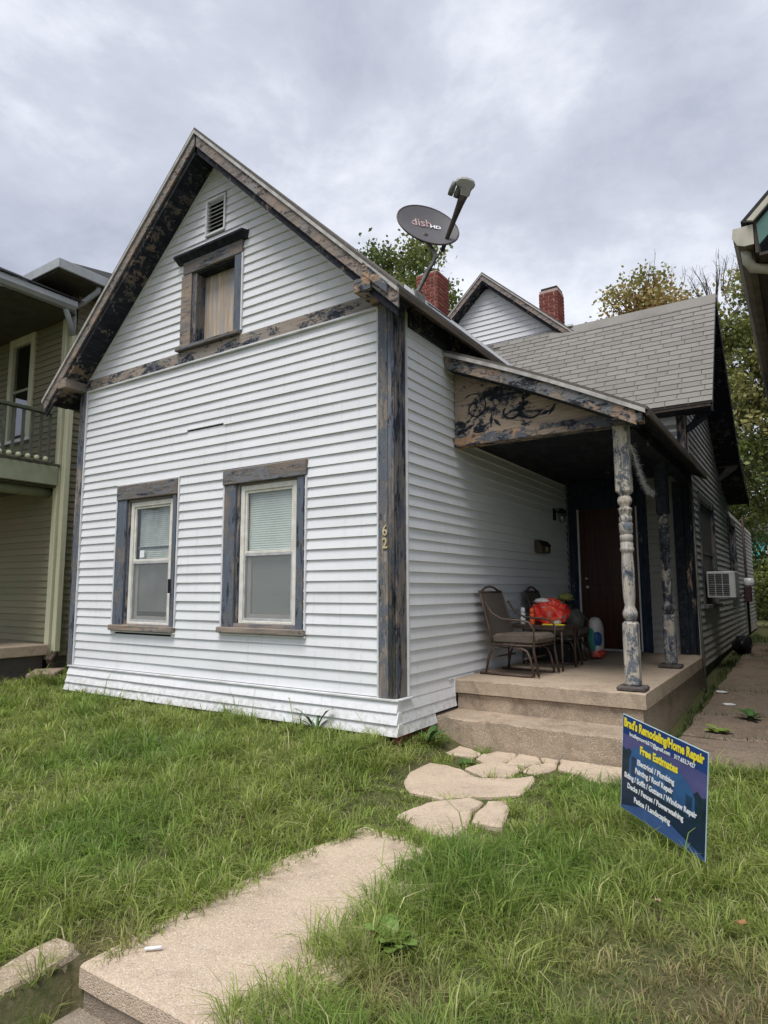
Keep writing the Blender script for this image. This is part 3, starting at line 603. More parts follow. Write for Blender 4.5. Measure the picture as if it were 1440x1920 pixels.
# the roof kicks out a little towards the eave
def pz(x): t = (x-0.17)/(PXE-0.17); return pzt(x)+0.03*math.sin(math.pi*t)
def pstrip(m, x0, x1, t0, t1, y0, y1, n=7):
    up = [(x0+(x1-x0)*i/n) for i in range(n+1)]
    poly = [(x, pz(x)-t0) for x in up]+[(x, pz(x)-t1) for x in reversed(up)]
    return m.prism(poly, 1, y0, y1)
PR = pstrip(MB(), 0.185, PXE, 0.0, 0.03, 0.93, 4.88).build('porch_roof', 'shingle_main', H)
pstrip(MB(), 0.185, PXE-0.02, 0.031, 0.070, 0.915, 0.955).build('drip_edge', 'drip', PR)
pstrip(MB(), 0.185, PXE-0.10, 0.072, 0.20, 0.935, 0.965).build('rake_board', 'prake', PR)
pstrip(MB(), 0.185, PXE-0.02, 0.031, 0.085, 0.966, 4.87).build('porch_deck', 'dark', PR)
MB().prism([(PXE-0.018, PZ1-0.034), (PXE+0.004, PZ1-0.034), (PXE+0.004, PZ1-0.075), (PXE-0.018, PZ1-0.075)], 1, 0.956, 4.87).build('eave_fascia', 'eave_edge', PR)
# soffit under the front rake
pstrip(MB(), 0.185, PXE-0.1, 0.18, 0.20, 0.966, 1.13).build('rake_soffit', 'dark', PR)
# beams
BZ = 2.42
box('front_beam', (0.185, 1.13, BZ), (1.95, 1.27, BZ+0.115), 'beam', H, 0.006)
box('side_beam', (1.80, 1.272, BZ-0.02), (1.95, 4.915, BZ+0.13), 'dark', H, 0.006)
box('beam_end', (1.83, 0.972, BZ-0.01), (1.97, 1.13, BZ+0.11), 'beam', H, 0.006)
box('rafter_end', (1.985, 0.94, BZ-0.045), (2.10, 1.06, BZ+0.035), 'beam', H, 0.006)
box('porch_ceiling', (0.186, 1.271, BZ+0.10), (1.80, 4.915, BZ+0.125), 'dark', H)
# pediment panel with a carved scroll
PD = MB().prism([(0.186, BZ+0.115), (1.90, BZ+0.115), (1.90, pz(1.90)-0.10), (1.2, pz(1.2)-0.10), (0.6, pz(0.6)-0.10), (0.186, pz(0.186)-0.10)], 1, 1.16, 1.20).build('pediment_panel', 'pediment', H)
def scroll(cx, cz, r0, r1, a0, a1, n=26, w0=0.010, w1=0.006, flip=1):
    pts = []; 
    for i in range(n):
        t = i/(n-1); r = r0+(r1-r0)*t; a = a0+(a1-a0)*t
        pts.append((cx+flip*r*math.cos(a), 1.158, cz+r*math.sin(a)))
    return MB().tube(pts, [w0+(w1-w0)*i/(n-1) for i in range(n)], 6).build('carved_scroll', 'dark', PD)
scroll(0.42, BZ+0.40, 0.022, 0.16, 0.4, 8.6)
scroll(0.78, BZ+0.33, 0.02, 0.19, 3.0, 6.8, flip=1, w1=0.012)
scroll(1.05, BZ+0.32, 0.15, 0.10, 3.3, 5.6, w0=0.012, w1=0.010)
for (x, z, a) in ((0.36, 0.20, 0.4), (0.27, 0.17, 0.2), (0.60, 0.24, 1.5), (0.66, 0.21, 2.3), (1.17, 0.23, 0.3), (1.24, 0.25, 0.9), (0.72, 0.50, 1.2)):
    c, s_ = math.cos(a), math.sin(a)
    MB().loft([(x-0.07*c, 1.157, BZ+z-0.07*s_), (x+0.02*s_, 1.157, BZ+z-0.02*c), (x+0.06*c, 1.157, BZ+z+0.06*s_), (x-0.02*s_, 1.157, BZ+z+0.02*c)],
              [(x-0.07*c, 1.1605, BZ+z-0.07*s_), (x+0.02*s_, 1.1605, BZ+z-0.02*c), (x+0.06*c, 1.1605, BZ+z+0.06*s_), (x-0.02*s_, 1.1605, BZ+z+0.02*c)]).build('carved_leaf', 'dark', PD)
# turned posts
def oct_sq(m, cx, cy, z0, z1, w, ch=0.014):
    a = w/2; pl = lambda k, c: [(cx-a*k+c, cy-a*k), (cx+a*k-c, cy-a*k), (cx+a*k, cy-a*k+c), (cx+a*k, cy+a*k-c), (cx+a*k-c, cy+a*k), (cx-a*k+c, cy+a*k), (cx-a*k, cy+a*k-c), (cx-a*k, cy-a*k+c)]
    rings = [[(p[0], p[1], z) for p in pl(k, ch)] for (k, z) in ((0.82, z0), (1.0, z0+0.02), (1.0, z1-0.02), (0.82, z1))]
    for i in range(3): m.loft(rings[i], rings[i+1], False)
    m.add(rings[0], [tuple(range(8))]); m.add(rings[3], [tuple(range(8))]); return m
TURN = [(0.046, 0.640), (0.046, 0.655), (0.056, 0.668), (0.064, 0.70), (0.064, 0.725), (0.054, 0.750), (0.046, 0.768), (0.044, 0.79), (0.051, 0.86), (0.055, 1.0), (0.054, 1.12), (0.049, 1.24), (0.049, 1.262), (0.060, 1.272), (0.060, 1.296), (0.053, 1.304), (0.056, 1.345), (0.050, 1.352), (0.050, 1.358), (0.056, 1.364),
        (0.057, 1.412), (0.050, 1.42), (0.050, 1.427), (0.058, 1.435), (0.060, 1.52), (0.052, 1.528), (0.052, 1.535), (0.057, 1.543), (0.056, 1.582), (0.050, 1.588), (0.054, 1.60), (0.057, 1.635), (0.062, 1.642), (0.062, 1.655), (0.046, 1.668), (0.042, 1.68), (0.058, 1.70), (0.064, 1.73), (0.056, 1.762), (0.042, 1.776), (0.052, 1.783), (0.052, 1.80)]
def porch_post(x, y, mat, lb):
    p = MB().lathe([(r, z) for r, z in TURN], (x, y, 0), 20).build('porch_post', mat, H, label=lb)
    oct_sq(MB(), x, y, 0.085, 0.645, 0.124).build('lower_block', 'post', p); oct_sq(MB(), x, y, 1.795, BZ+0.02, 0.132).build('upper_block', 'dark' if mat == 'post_b' else mat, p)
    MB().box((x-0.125, y-0.105, 0.047), (x+0.115, y+0.105, 0.088)).build('base_plate', 'base_wood', p, 0.012)
porch_post(1.86, 1.22, 'post', 'turned porch post with much flaking white paint at the front corner')
porch_post(1.85, 3.17, 'post_b', 'turned porch post with dark paint left on its upper half')
# half post at the house end, and trim on the back wall
box('wall_post', (1.70, 4.83, 0.047), (1.82, 4.90, BZ), 'dark', H, 0.008)
# back wall of the porch with the door
DX0, DX1, DZ1 = 0.36, 1.18, 2.12
for n in range(0, 32):
    z0 = 0.05+n*S; z1 = z0+S
    if z0 > 3.45: break
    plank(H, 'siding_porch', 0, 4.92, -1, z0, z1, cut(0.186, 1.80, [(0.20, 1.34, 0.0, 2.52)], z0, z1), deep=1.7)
DR = box('front_door', (DX0, 4.925, 0.075), (DX1, 4.94, DZ1), 'door', H)
for (a, b, c, d) in ((0.10, 0.37, 0.20, 0.85), (0.45, 0.72, 0.20, 0.85), (0.10, 0.37, 1.0, 1.85), (0.45, 0.72, 1.0, 1.85)):
    box('door_panel', (DX0+a, 4.918, c), (DX0+b, 4.9245, d), 'door', DR, 0.003)
def knob(x, z, r):
    m = MB().lathe([(r, 0), (r, 0.006), (r*0.45, 0.010), (r*0.45, 0.028), (r*0.9, 0.034), (r*0.95, 0.05), (r*0.6, 0.06)], (0, 0, 0), 14)
    m.v = [(x+v[0], 4.917-v[2], z+v[1]) for v in m.v]; return m
knob(0.455, 1.09, 0.024).build('deadbolt', 'steel', DR); knob(0.465, 0.965, 0.030).build('door_knob', 'steel', DR)
for (a, b) in ((DX0-0.025, DX0-0.002), (DX1+0.002, DX1+0.025)): box('door_stop', (a, 4.90, 0.05), (b, 4.938, DZ1+0.01), 'paint_white', DR)
box('door_threshold', (DX0-0.02, 4.885, 0.047), (DX1+0.02, 4.94, 0.072), 'alu_frame', DR)
box('door_casing', (0.205, 4.885, 0.047), (DX0-0.026, 4.94, 2.52), 'blue_trim', H, 0.004); box('door_casing', (DX1+0.026, 4.885, 0.047), (1.335, 4.94, 2.52), 'blue_trim', H, 0.004)
box('door_head', (DX0-0.026, 4.905, DZ1+0.012), (DX1+0.026, 4.94, 2.52), 'blue_trim', H)
# white tinsel garland between the posts
tm = MB(); rg = random.Random(3)
for i in range(900):
    t = rg.random(); x, y, z = 1.88, 1.52+t*0.90, 2.30-0.42*t-0.10*math.sin(math.pi*t)+0.06*t
    a = rg.uniform(0, 6.28); b = rg.uniform(-1.2, 0.6); l = rg.uniform(0.03, 0.075); d = Vector((math.cos(a)*math.cos(b), math.sin(a)*math.cos(b), math.sin(b)))*l
    w = Vector((rg.uniform(-1, 1), rg.uniform(-1, 1), rg.uniform(-1, 1))).normalized()*0.003
    p = Vector((x, y, z)); tm.add([p-w, p+w, p+d], [(0, 1, 2)])
tm.tube([(1.88, 1.5+0.92*i/10, 2.30-0.42*i/10-0.10*math.sin(math.pi*i/10)+0.06*i/10) for i in range(11)], 0.006, 6)
M['tinsel'] = plain('tinsel', (0.66, 0.67, 0.68), (0.5, 0.5, 0.52), 30, 0.35, 0.5)
tag(at_loc(tm.build('garland', 'tinsel'), (1.88, 1.9, 2.1)), 'white fringed garland hanging under the porch beam', 'garland')
# letter box and lamp on the side wall
mbx = thing('mailbox', 'small dark metal mailbox on the porch side wall', 'mailbox', (0.185, 3.62, 1.40))
MB().prism([(0.182, 1.42), (0.285, 1.42), (0.285, 1.53), (0.24, 1.585), (0.182, 1.59)], 1, 3.45, 3.80).build('box', 'bronze', mbx, 0.006)
MB().prism([(0.240, 1.588), (0.292, 1.528), (0.292, 1.515), (0.287, 1.512), (0.236, 1.580)], 1, 3.44, 3.81).build('lid', 'black', mbx)
MB().box((0.2855, 3.60, 1.44), (0.288, 3.69, 1.50)).build('plate', 'brass', mbx)
lmp = thing('wall_lamp', 'dark carriage lamp on the porch wall near the door', 'lamp', (0.185, 4.30, 1.90))
box('back_plate', (0.182, 4.25, 1.93), (0.197, 4.35, 2.10), 'black', lmp, 0.004)
MB().tube([(0.197, 4.30, 2.03), (0.25, 4.30, 2.10), (0.30, 4.30, 2.09)], 0.008, 6).build('bracket', 'black', lmp)
MB().lathe([(0.01, 2.10), (0.075, 2.05), (0.08, 2.04)], (0.30, 4.30, 0), 6).build('hood', 'black', lmp)
MB().lathe([(0.065, 2.04), (0.045, 1.90), (0.02, 1.885)], (0.30, 4.30, 0), 6).build('lantern_glass', 'glass_dark', lmp)

# ------------------------------------------------------------------ the wing: side wall, gable, roof
WX = 1.895; EY, EZ = 4.60, 3.47; RY, RZ = 6.08, 5.54; BY, BZ2 = 8.62, 3.45; TY, TZ = 10.5, 2.80
def wing_top(y):
    return float(np.interp(y, [EY, RY, BY, TY, 17.5], [EZ, RZ, BZ2, TZ, 2.80]))
wwin = [(5.82, 7.50, 0.72, 2.28), (10.2, 11.5, 0.85, 2.3)]
n = 0
while -0.16+n*S < RZ-0.2:
    z0 = -0.16+n*S; z1 = z0+S
    if z1 < 2.62: segs = cut(4.925, 17.0, [(a-0.02, b+0.02, c, d) for a, b, c, d in wwin], z0, z1)
    else:
        fl = lambda z: max(4.925, EY+(z+0.16-EZ)/(RZ-EZ)*(RY-EY)); fr_ = lambda z: float(np.interp(z+0.13, [TZ, BZ2, RZ], [TY, BY, RY]))
        segs = [(fl, fr_)]
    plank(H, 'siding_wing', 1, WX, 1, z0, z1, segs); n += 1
box('corner_board', (1.80, 4.885, -0.10), (WX+0.0, 4.945, 3.42), 'wingboard', H, 0.005)
box('corner_board', (WX+0.002, 4.888, -0.10), (WX+0.024, 5.00, 3.42), 'wingboard', H, 0.004)
box('trim_channel', (WX+0.01, 5.001, -0.14), (WX+0.032, 5.022, 3.45), 'channel', H)
for n in range(10):
    z0 = 2.60+n*S
    if z0 > 3.4: break
    plank(H, 'siding', 0, 4.915, -1, z0, z0+S, [(0.45, 1.80)])
WXE = 2.31
def yslab(m, pts, t0, t1, x0, x1): return m.prism([(y, z-t0) for y, z in pts]+[(y, z-t1) for y, z in reversed(pts)], 0, x0, x1)
WR = yslab(MB(), [(EY, EZ), (RY, RZ)], 0.016, 0.045, -3.2, WXE-0.004).build('wing_roof', 'shingle_main', H)
yslab(MB(), [(RY, RZ), (BY, BZ2), (TY, TZ)], 0.0, 0.04, -3.2, WXE).build('back_slope', 'shingle_main', WR)
yslab(MB(), [(EY+0.03, EZ+0.03), (RY, RZ), (BY, BZ2), (TY-0.03, TZ)], 0.046, 0.10, WX+0.02, WXE-0.03).build('rake_soffit', 'soffit', WR)
yslab(MB(), [(EY+0.02, EZ+0.02), (RY, RZ)], 0.046, 0.17, WXE-0.029, WXE-0.006).build('rake_board', 'soffit', WR)
yslab(MB(), [(RY, RZ), (BY, BZ2), (TY, TZ)], 0.041, 0.17, WXE-0.029, WXE-0.004).build('rake_board', 'soffit', WR)
MB().box((-1.2, EY+0.01, EZ-0.085), (WXE-0.03, EY+0.035, EZ-0.045)).build('eave_fascia', 'eave_edge', WR)
MB().box((-1.2, EY+0.036, EZ-0.095), (WXE-0.03, 4.90, EZ-0.075)).build('eave_soffit', 'dark', WR)
# brackets carrying the rake
for (y, z, mt) in ((8.9, 3.10, 'sill'), (4.97, 3.24, 'dark')):
    b = MB().box((WX+0.022, y-0.045, z+0.15), (WXE-0.035, y+0.045, z+0.20)).build('rake_bracket', mt, H)
    MB().prism([(WX+0.022, z-0.10), (WX+0.08, z-0.08), (WXE-0.08, z+0.10), (WXE-0.05, z+0.149), (WX+0.16, z+0.149), (WX+0.10, z+0.04), (WX+0.022, z-0.02)], 1, y-0.03, y+0.03).build('brace', mt, b)
# individual shingles on the slope that faces the street
sl = math.hypot(RY-EY, RZ-EZ); ey = (RY-EY)/sl; ez = (RZ-EZ)/sl; NCR = 22; ex = sl/NCR
sh_me = {}
def shingle_mesh(w):
    w = round(w, 2)
    if w in sh_me: return sh_me[w]
    n_ = (-ez, ey)  # outward (y, z)
    def P(u, t, h): return (u, ey*t+n_[0]*h, ez*t+n_[1]*h)
    vs = [P(0.005, -0.012, 0.004), (P(w-0.005, -0.012, 0.004)), P(w-0.005, -0.012, 0.011), P(0.005, -0.012, 0.011), P(0.005, ex+0.004, -0.004), P(w-0.005, ex+0.004, -0.004), P(w-0.005, ex+0.004, 0.001), P(0.005, ex+0.004, 0.001)]
    me = bpy.data.meshes.new('shingle'); me.from_pydata(vs, [], [(3, 2, 1, 0), (4, 5, 6, 7), (0, 1, 5, 4), (2, 3, 7, 6), (1, 2, 6, 5), (3, 0, 4, 7)])
    bm = bmesh.new(); bm.from_mesh(me); bmesh.ops.recalc_face_normals(bm, faces=bm.faces); bm.to_mesh(me); bm.free()
    sh_me[w] = me; return me
wl = WL[H.name]; cnt = 0; rest = MB()
for c in range(NCR):
    x = WXE-0.002; off = (c % 2)*0.15+random.choice((0, 0.05)); first = True
    while x > -1.55:
        w = 0.30 if not (first and off) else max(0.10, off); first = False
        x -= w; yy = EY+ey*ex*c; zz = EZ+ez*ex*c-0.010
        if cnt < 300 and x > -1.55:
            o = mk('shingle', shingle_mesh(w), 'shingle', WR); o.location = (x-wl[0], yy-wl[1], zz-wl[2]+random.uniform(-0.002, 0.002)); cnt += 1
MB().prism([(RY-0.14, RZ-0.185), (RY, RZ+0.016), (RY+0.14, RZ-0.10), (RY, RZ-0.02)], 0, -0.35, WXE).build('ridge_cap', 'shingle', WR)
# side windows
for (a, b, c, d) in wwin:
    w = box('window', (WX-0.06, a, c), (WX-0.05, b, d), 'room', H)
    box('pane', (WX-0.035, a+0.04, c+0.05), (WX-0.031, b-0.04, d-0.05), 'glass_dark', w)
    MB().box((WX-0.02, a-0.11, c-0.02), (WX+0.035, a-0.0, d+0.12)).box((WX-0.02, b, c-0.02), (WX+0.035, b+0.11, d+0.12)).box((WX-0.02, a+0.001, d), (WX+0.034, b-0.001, d+0.119)).build('casing', 'corner2', w, 0.004)
    box('sill', (WX-0.02, a-0.13, c-0.075), (WX+0.075, b+0.13, c-0.021), 'corner2', w, 0.004)
    mz = (c+d)/2
    MB().box((WX-0.030, a, mz-0.02), (WX-0.008, b, mz+0.02)).box((WX-0.030, a, c), (WX-0.009, a+0.05, d)).box((WX-0.030, b-0.05, c), (WX-0.009, b, d)).build('sash', 'corner2', w)
# window air conditioner
AC = thing('air_conditioner', 'white window air conditioner sticking out of the side wall', 'air conditioner', (2.1, 6.5, 0.8))
M['ac_white'] = plain('ac_white', (0.62, 0.62, 0.60), (0.50, 0.50, 0.48), 6, 0.5)
M['ac_dark'] = plain('ac_dark', (0.06, 0.06, 0.065), (0.03, 0.03, 0.03), 30, 0.6)
box('case', (1.90, 6.28, 0.795), (2.29, 6.95, 1.20), 'ac_white', AC, 0.012)
for i in range(3):
    for j in range(2):
        g = box('louvre_grille', (1.925+i*0.098, 6.274, 0.835+j*0.172), (2.013+i*0.098, 6.2795, 0.993+j*0.172), 'ac_dark', AC)
        for k in range(5): box('louvre', (1.926+i*0.098, 6.271, 0.846+j*0.172+k*0.031), (2.012+i*0.098, 6.2738, 0.849+j*0.172+k*0.031), 'ac_white', g)
# conduit and meter down the side wall
pc = thing('utility_pipe', 'rusty red conduit with a meter on the far side wall', 'pipe', (1.97, 13.2, -0.1)); M['rust'] = plain('rusty_pipe', (0.050, 0.022, 0.022), (0.03, 0.016, 0.015), 9, 0.7)
MB().tube([(1.97, 13.2, -0.15), (1.97, 13.2, 2.7)], 0.028, 8).build('conduit', 'rust', pc); MB().lathe([(0.11, 1.0), (0.12, 1.03), (0.12, 1.12), (0.09, 1.2)], (2.02, 13.2, 0), 12).build('meter', 'alu_frame', pc)
box('meter_box', (1.92, 13.02, 0.62), (2.06, 13.38, 1.0), 'rust', pc, 0.01)
# leaning pipe at the corner of the porch
lp = MB().tube([(2.03, 4.45, -0.36), (1.955, 4.83, 1.1), (1.95, 4.86, 2.4)], 0.016, 8).build('downpipe', 'galv'); tag(at_loc(lp, (2.03, 4.45, -0.36)), 'thin grey pipe running down the wing corner beside the porch', 'pipe')

# ------------------------------------------------------------------ rear gable and chimneys
GY = 6.22; GX, GZ = -1.62, 7.00; gk = 0.92; GB = 5.42
def gtop(x): return GZ-gk*abs(x-GX)
n = 0
while GB+n*S < GZ-0.28:
    z0 = GB+n*S; plank(H, 'siding', 0, GY, -1, z0, z0+S, [(lambda z: GX-(GZ-0.22-z)/gk, lambda z: GX+(GZ-0.22-z)/gk)]); n += 1
MB().prism([(GX-1.7, GB-0.6), (GX+1.7, GB-0.6), (GX+1.45, GB+0.05), (GX, GZ-0.20), (GX-1.45, GB+0.05)], 1, GY+0.02, GY+0.08).build('rear_gable_core', 'core', H)
box('flashing', (-3.0, GY-0.05, GB-0.02), (0.0, GY-0.02, GB+0.02), 'paint_white', H)
RG = None
for sx in (-1, 1):
    P_ = lambda t0, t1, e0=0.0: [(GX, GZ-t0), (GX+sx*1.74, GZ-gk*1.74-t0), (GX+sx*1.74, GZ-gk*1.74-t1), (GX, GZ-t1)]
    o = MB().prism(P_(0, 0.03), 1, GY-0.24, 12.0).build('rear_roof' if RG is None else 'rear_slope', 'shingle_main', H if RG is None else RG); RG = RG or o
    MB().prism(P_(0.031, 0.06), 1, GY-0.25, GY-0.21).build('drip_edge', 'drip', RG)
    MB().prism(P_(0.062, 0.17), 1, GY-0.235, GY-0.212).build('rake_board', 'rake', RG)
    MB().prism(P_(0.14, 0.22), 1, GY-0.211, GY+0.01).build('rake_soffit', 'soffit', RG)
def chimney(x0, y0, w, d, z0, z1, lb, crown):
    C_ = box('chimney', (x0+0.012, y0+0.012, z0), (x0+w-0.012, y0+d-0.012, z1-0.01), 'mortar', H, label=lb)
    h = 0.064; j = 0.014; n = 0; z = z0; bw = 0.10
    while z+h <= z1+0.001:
        zz1 = z+h
        f = n % 2
        def row(a, b):
            L_ = b-a; out = []; p = a-(0.108 if f else 0.0)
            while p < b-0.02:
                q = p+0.205; out.append((max(p, a), min(q, b))); p = q+j
            return [(s, t) for s, t in out if t-s > 0.03]
        for (s, t) in row(x0, x0+w-bw*(f)):   # front
            brick_obj(C_, (s, y0, z), (t, y0+0.05, zz1))
        for (s, t) in row(y0+0.051, y0+d): brick_obj(C_, (x0+w-0.05, s, z), (x0+w, t, zz1))
        for (s, t) in row(y0+0.051, y0+d): brick_obj(C_, (x0, s, z), (x0+0.05, t, zz1))
        if f: brick_obj(C_, (x0+w-bw+j, y0, z), (x0+w-0.0505, y0+0.0495, zz1)); brick_obj(C_, (x0+w-0.05, y0, z), (x0+w, y0+0.0495, zz1))
        z += h+j; n += 1
    if crown: box('chimney_cap', (x0+0.04, y0+0.02, z1-0.005), (x0+w-0.02, y0+d-0.03, z1+0.05), 'rust', C_, 0.01)
    else: box('chimney_cap', (x0+0.02, y0+0.02, z1-0.005), (x0+w-0.02, y0+d-0.02, z1+0.03), 'mortar', C_, 0.012)
    return C_
chimney(-3.09, 6.0, 0.50, 0.50, 6.0, 7.33, 'red brick chimney behind the satellite dish', False)
c2 = chimney(-1.24, 8.1, 0.42, 0.42, 5.9, 7.36, 'red brick chimney behind the small rear gable', True)
MB().box((-1.27, 8.06, 6.55), (-1.13, 8.11, 6.62)).box((-1.20, 8.06, 6.45), (-1.02, 8.11, 6.545)).build('step_flashing', 'paint_white', c2)
box('ridge_patch', (-0.12, 6.02, RZ+0.0), (0.06, 6.12, RZ+0.035), 'paint_white', WR)

# ------------------------------------------------------------------ satellite dish
def cam_dir(r, u, b): return (CR*r+CU*u-CF*b).normalized()
dn = cam_dir(0.24, 0.52, 0.82)                      # the way the dish looks
dup_ = (dn.cross(cam_dir(0.93, -0.36, 0.0))).normalized(); drt = dup_.cross(dn).normalized()
if drt.dot(CR) < 0: drt = -drt
dup_ = dn.cross(drt).normalized()
DC = Vector((0.245, 0.52, 4.60))
DS = thing('satellite_dish', 'grey satellite dish on a bent mast at the edge of the roof', 'satellite dish', (0.13, 0.42, 3.80))
ra, rb = 0.325, 0.295; m = MB(); NR, NS = 7, 40
vs = [tuple(DC-dn*0.045)]
for i in range(1, NR+1):
    t = i/NR
    for k in range(NS):
        a = 2*math.pi*k/NS; vs.append(tuple(DC+drt*(ra*t*math.cos(a))+dup_*(rb*t*math.sin(a))+dn*(0.045*t*t-0.045)))
fs = [(0, 1+k, 1+(k+1) % NS) for k in range(NS)]
for i in range(NR-1):
    for k in range(NS): fs.append((1+i*NS+k, 1+(i+1)*NS+k, 1+(i+1)*NS+(k+1) % NS, 1+i*NS+(k+1) % NS))
m.add(vs, fs, True); m.add([tuple(Vector(v)-dn*0.012) for v in vs], [tuple(reversed(f)) for f in fs], True); m.build('reflector', 'dish', DS)
m = MB(); pts = [DC+drt*(ra*math.cos(2*math.pi*k/NS))+dup_*(rb*math.sin(2*math.pi*k/NS))-dn*0.006 for k in range(NS+1)]
m.tube(pts, 0.010, 6).build('rim', 'dish_dark', DS)
def place_text(s, size, xs, mat, cx, cy, bold=0.0, tilt=0.0, nm='lettering'):
    me = text_mesh(s, size, xs, 0.0008, bold); lift = 0.045*((cx/ra)**2+(cy/rb)**2)-0.045+0.006
    rm = Matrix((( *drt,), (*dup_,), (*dn,))).transposed().to_4x4() @ Matrix.Rotation(tilt, 4, 'Z')
    me.transform(Matrix.Translation(DC+drt*cx+dup_*cy+dn*(lift+0.002)-Vector(WL[DS.name])) @ rm); return mk(nm, me, mat, DS)
place_text('dish', 0.165, 0.85, 'letter_red', -0.075, 0.03, 0.001, R(22)); place_text('HD', 0.070, 1.15, 'letter_white', 0.075, 0.055, 0.002, R(22))
am0 = DC+CR*0.150-CU*0.235+CF*0.03
hd = DC+CR*0.335+CU*0.205-CF*0.22
am = [am0-dn*0.03, am0+(hd-am0)*0.2, am0+(hd-am0)*0.55, am0+(hd-am0)*0.80, hd-(hd-am0).normalized()*0.02]
MB().tube(am, [0.022, 0.022, 0.027, 0.036, 0.048], 8).build('feed_arm', 'dish_dark', DS)
ad = (hd-am0).normalized(); sd_ = (CR-ad*CR.dot(ad)).normalized(); up2 = sd_.cross(ad).normalized()
hm = MB(); c0 = hd+ad*0.03
outl = [(-0.12, 0.02), (-0.125, 0.05), (-0.10, 0.085), (-0.04, 0.105), (0.03, 0.11), (0.065, 0.085), (0.075, 0.05), (0.050, 0.02), (0.055, -0.03), (0.045, -0.06), (-0.03, -0.07), (-0.045, -0.03), (-0.055, 0.0), (-0.09, 0.0)]
hm.loft([tuple(c0+sd_*x+ad*y-up2*0.045) for x, y in outl], [tuple(c0+sd_*x+ad*y+up2*0.045) for x, y in outl]).build('feed_head', 'lnb', DS, 0.018)
for (x, y) in ((-0.125, -0.03), (-0.065, -0.03)):
    MB().tube([c0+sd_*x+ad*(y+0.06), c0+sd_*x+ad*y-dn*0.03, c0+sd_*x+ad*(y-0.02)-dn*0.05], [0.024, 0.030, 0.026], 10).build('feed_horn', 'galv', DS)
mt0 = Vector((0.125, 0.45, 3.80)); j1 = DC-dn*0.07-dup_*0.12
MB().tube([mt0, mt0+Vector((0.02, 0.02, 0.10)), Vector((0.245, 0.50, 4.10)), Vector((0.30, 0.52, 4.18)), Vector((0.315, 0.525, 4.27)), j1], 0.021, 10).build('mast', 'galv', DS)
MB().tube([j1-Vector((0, 0, 0.06)), j1+dn*0.03], 0.040, 10).build('mast_clamp', 'dish_dark', DS)
MB().tube([am0-dn*0.02, Vector((0.33, 0.51, 4.20)), Vector((0.28, 0.50, 4.10)), Vector((0.17, 0.47, 3.90)), Vector((0.16, 0.60, 3.83)), Vector((0.26, 0.95, 3.745))], 0.006, 6).build('cable', 'black', DS)
box('mount_plate', (0.06, 0.36, 3.775), (0.19, 0.54, 3.86), 'galv', DS, 0.006)
for (a, b) in ((0.38, 3.87), (0.52, 3.87)): MB().tube([(0.125, a, 3.82), (0.145, a, 3.885)], 0.014, 6).build('mount_bolt', 'galv', DS)

# ------------------------------------------------------------------ porch furniture
def patio_chair(loc, rz, lb, grp):
    """sling-back spring chair; local x is the way it faces"""
    c = thing('patio_chair', lb, 'chair', loc, (0, 0, rz), grp); c.scale = (1, 1, 0.91)
    def B(m, n, mt, **k): return m.build(n, mt, c, local=True, **k)
    for s in (-1, 1):
        y = s*0.255
        # sled base: floor rail, hoop legs
        B(MB().tube([(-0.34, y, 0.014), (0.25, y, 0.014)], 0.014, 8), 'floor_rail', 'bronze')
        B(MB().tube([(-0.27, y, 0.014), (-0.235, y, 0.20), (-0.20, y, 0.285), (-0.15, y, 0.315), (0.14, y, 0.315), (0.20, y, 0.285), (0.235, y, 0.20), (0.27, y, 0.014)], 0.013, 8), 'hoop_leg', 'bronze')
        # arm: from the back stile, dipping forward, then down as the front leg
        B(MB().tube([(-0.26, y*1.04, 0.83), (-0.18, y*1.08, 0.70), (-0.06, y*1.1, 0.635), (0.14, y*1.1, 0.625), (0.24, y*1.1, 0.605), (0.285, y*1.08, 0.54), (0.285, y*1.04, 0.42), (0.275, y*1.02, 0.30), (0.32, y*1.0, 0.014)], 0.0125, 8), 'arm', 'bronze')
        B(MB().tube([(-0.335, y*0.98, 0.945), (-0.27, y, 0.72), (-0.225, y, 0.52), (-0.19, y, 0.36)], 0.014, 8), 'back_stile', 'bronze')
    for x in (-0.18, 0.17): B(MB().tube([(x, -0.255, 0.20), (x, 0.255, 0.20)], 0.010, 8), 'stretcher', 'bronze')
    B(MB().tube([(-0.2, -0.26, 0.345), (0.27, -0.26, 0.345), (0.27, 0.26, 0.345), (-0.2, 0.26, 0.345), (-0.2, -0.26, 0.345)], 0.012, 8), 'seat_frame', 'bronze')
    B(MB().tube([(-0.335, -0.25, 0.945), (-0.338, -0.19, 0.955), (-0.345, -0.10, 0.995), (-0.347, 0.0, 1.008), (-0.345, 0.10, 0.995), (-0.338, 0.19, 0.955), (-0.335, 0.25, 0.945)], 0.013, 8), 'crest_rail', 'bronze')
    B(MB().tube([(-0.334, -0.25, 0.942), (-0.334, 0.25, 0.942)], 0.012, 8), 'back_rail', 'bronze')
    m = MB(); pr = [(-0.325, 0.93), (-0.275, 0.75), (-0.238, 0.56), (-0.20, 0.40)]
    for i in range(3):
        (x0, z0), (x1, z1) = pr[i], pr[i+1]; m.loft([(x0, -0.235, z0), (x0, 0.235, z0), (x0-0.010, 0.235, z0), (x0-0.010, -0.235, z0)], [(x1, -0.235, z1), (x1, 0.235, z1), (x1-0.010, 0.235, z1), (x1-0.010, -0.235, z1)], i in (0,))
    B(m, 'sling_back', 'wicker')
    B(MB().prism([(-0.20, 0.36), (0.27, 0.36), (0.305, 0.395), (0.30, 0.445), (0.26, 0.475), (-0.16, 0.465), (-0.215, 0.43)], 1, -0.235, 0.235), 'seat_cushion', 'cushion', bevel=0.02)
    return c
G_CH = 'brown patio chairs on the porch'
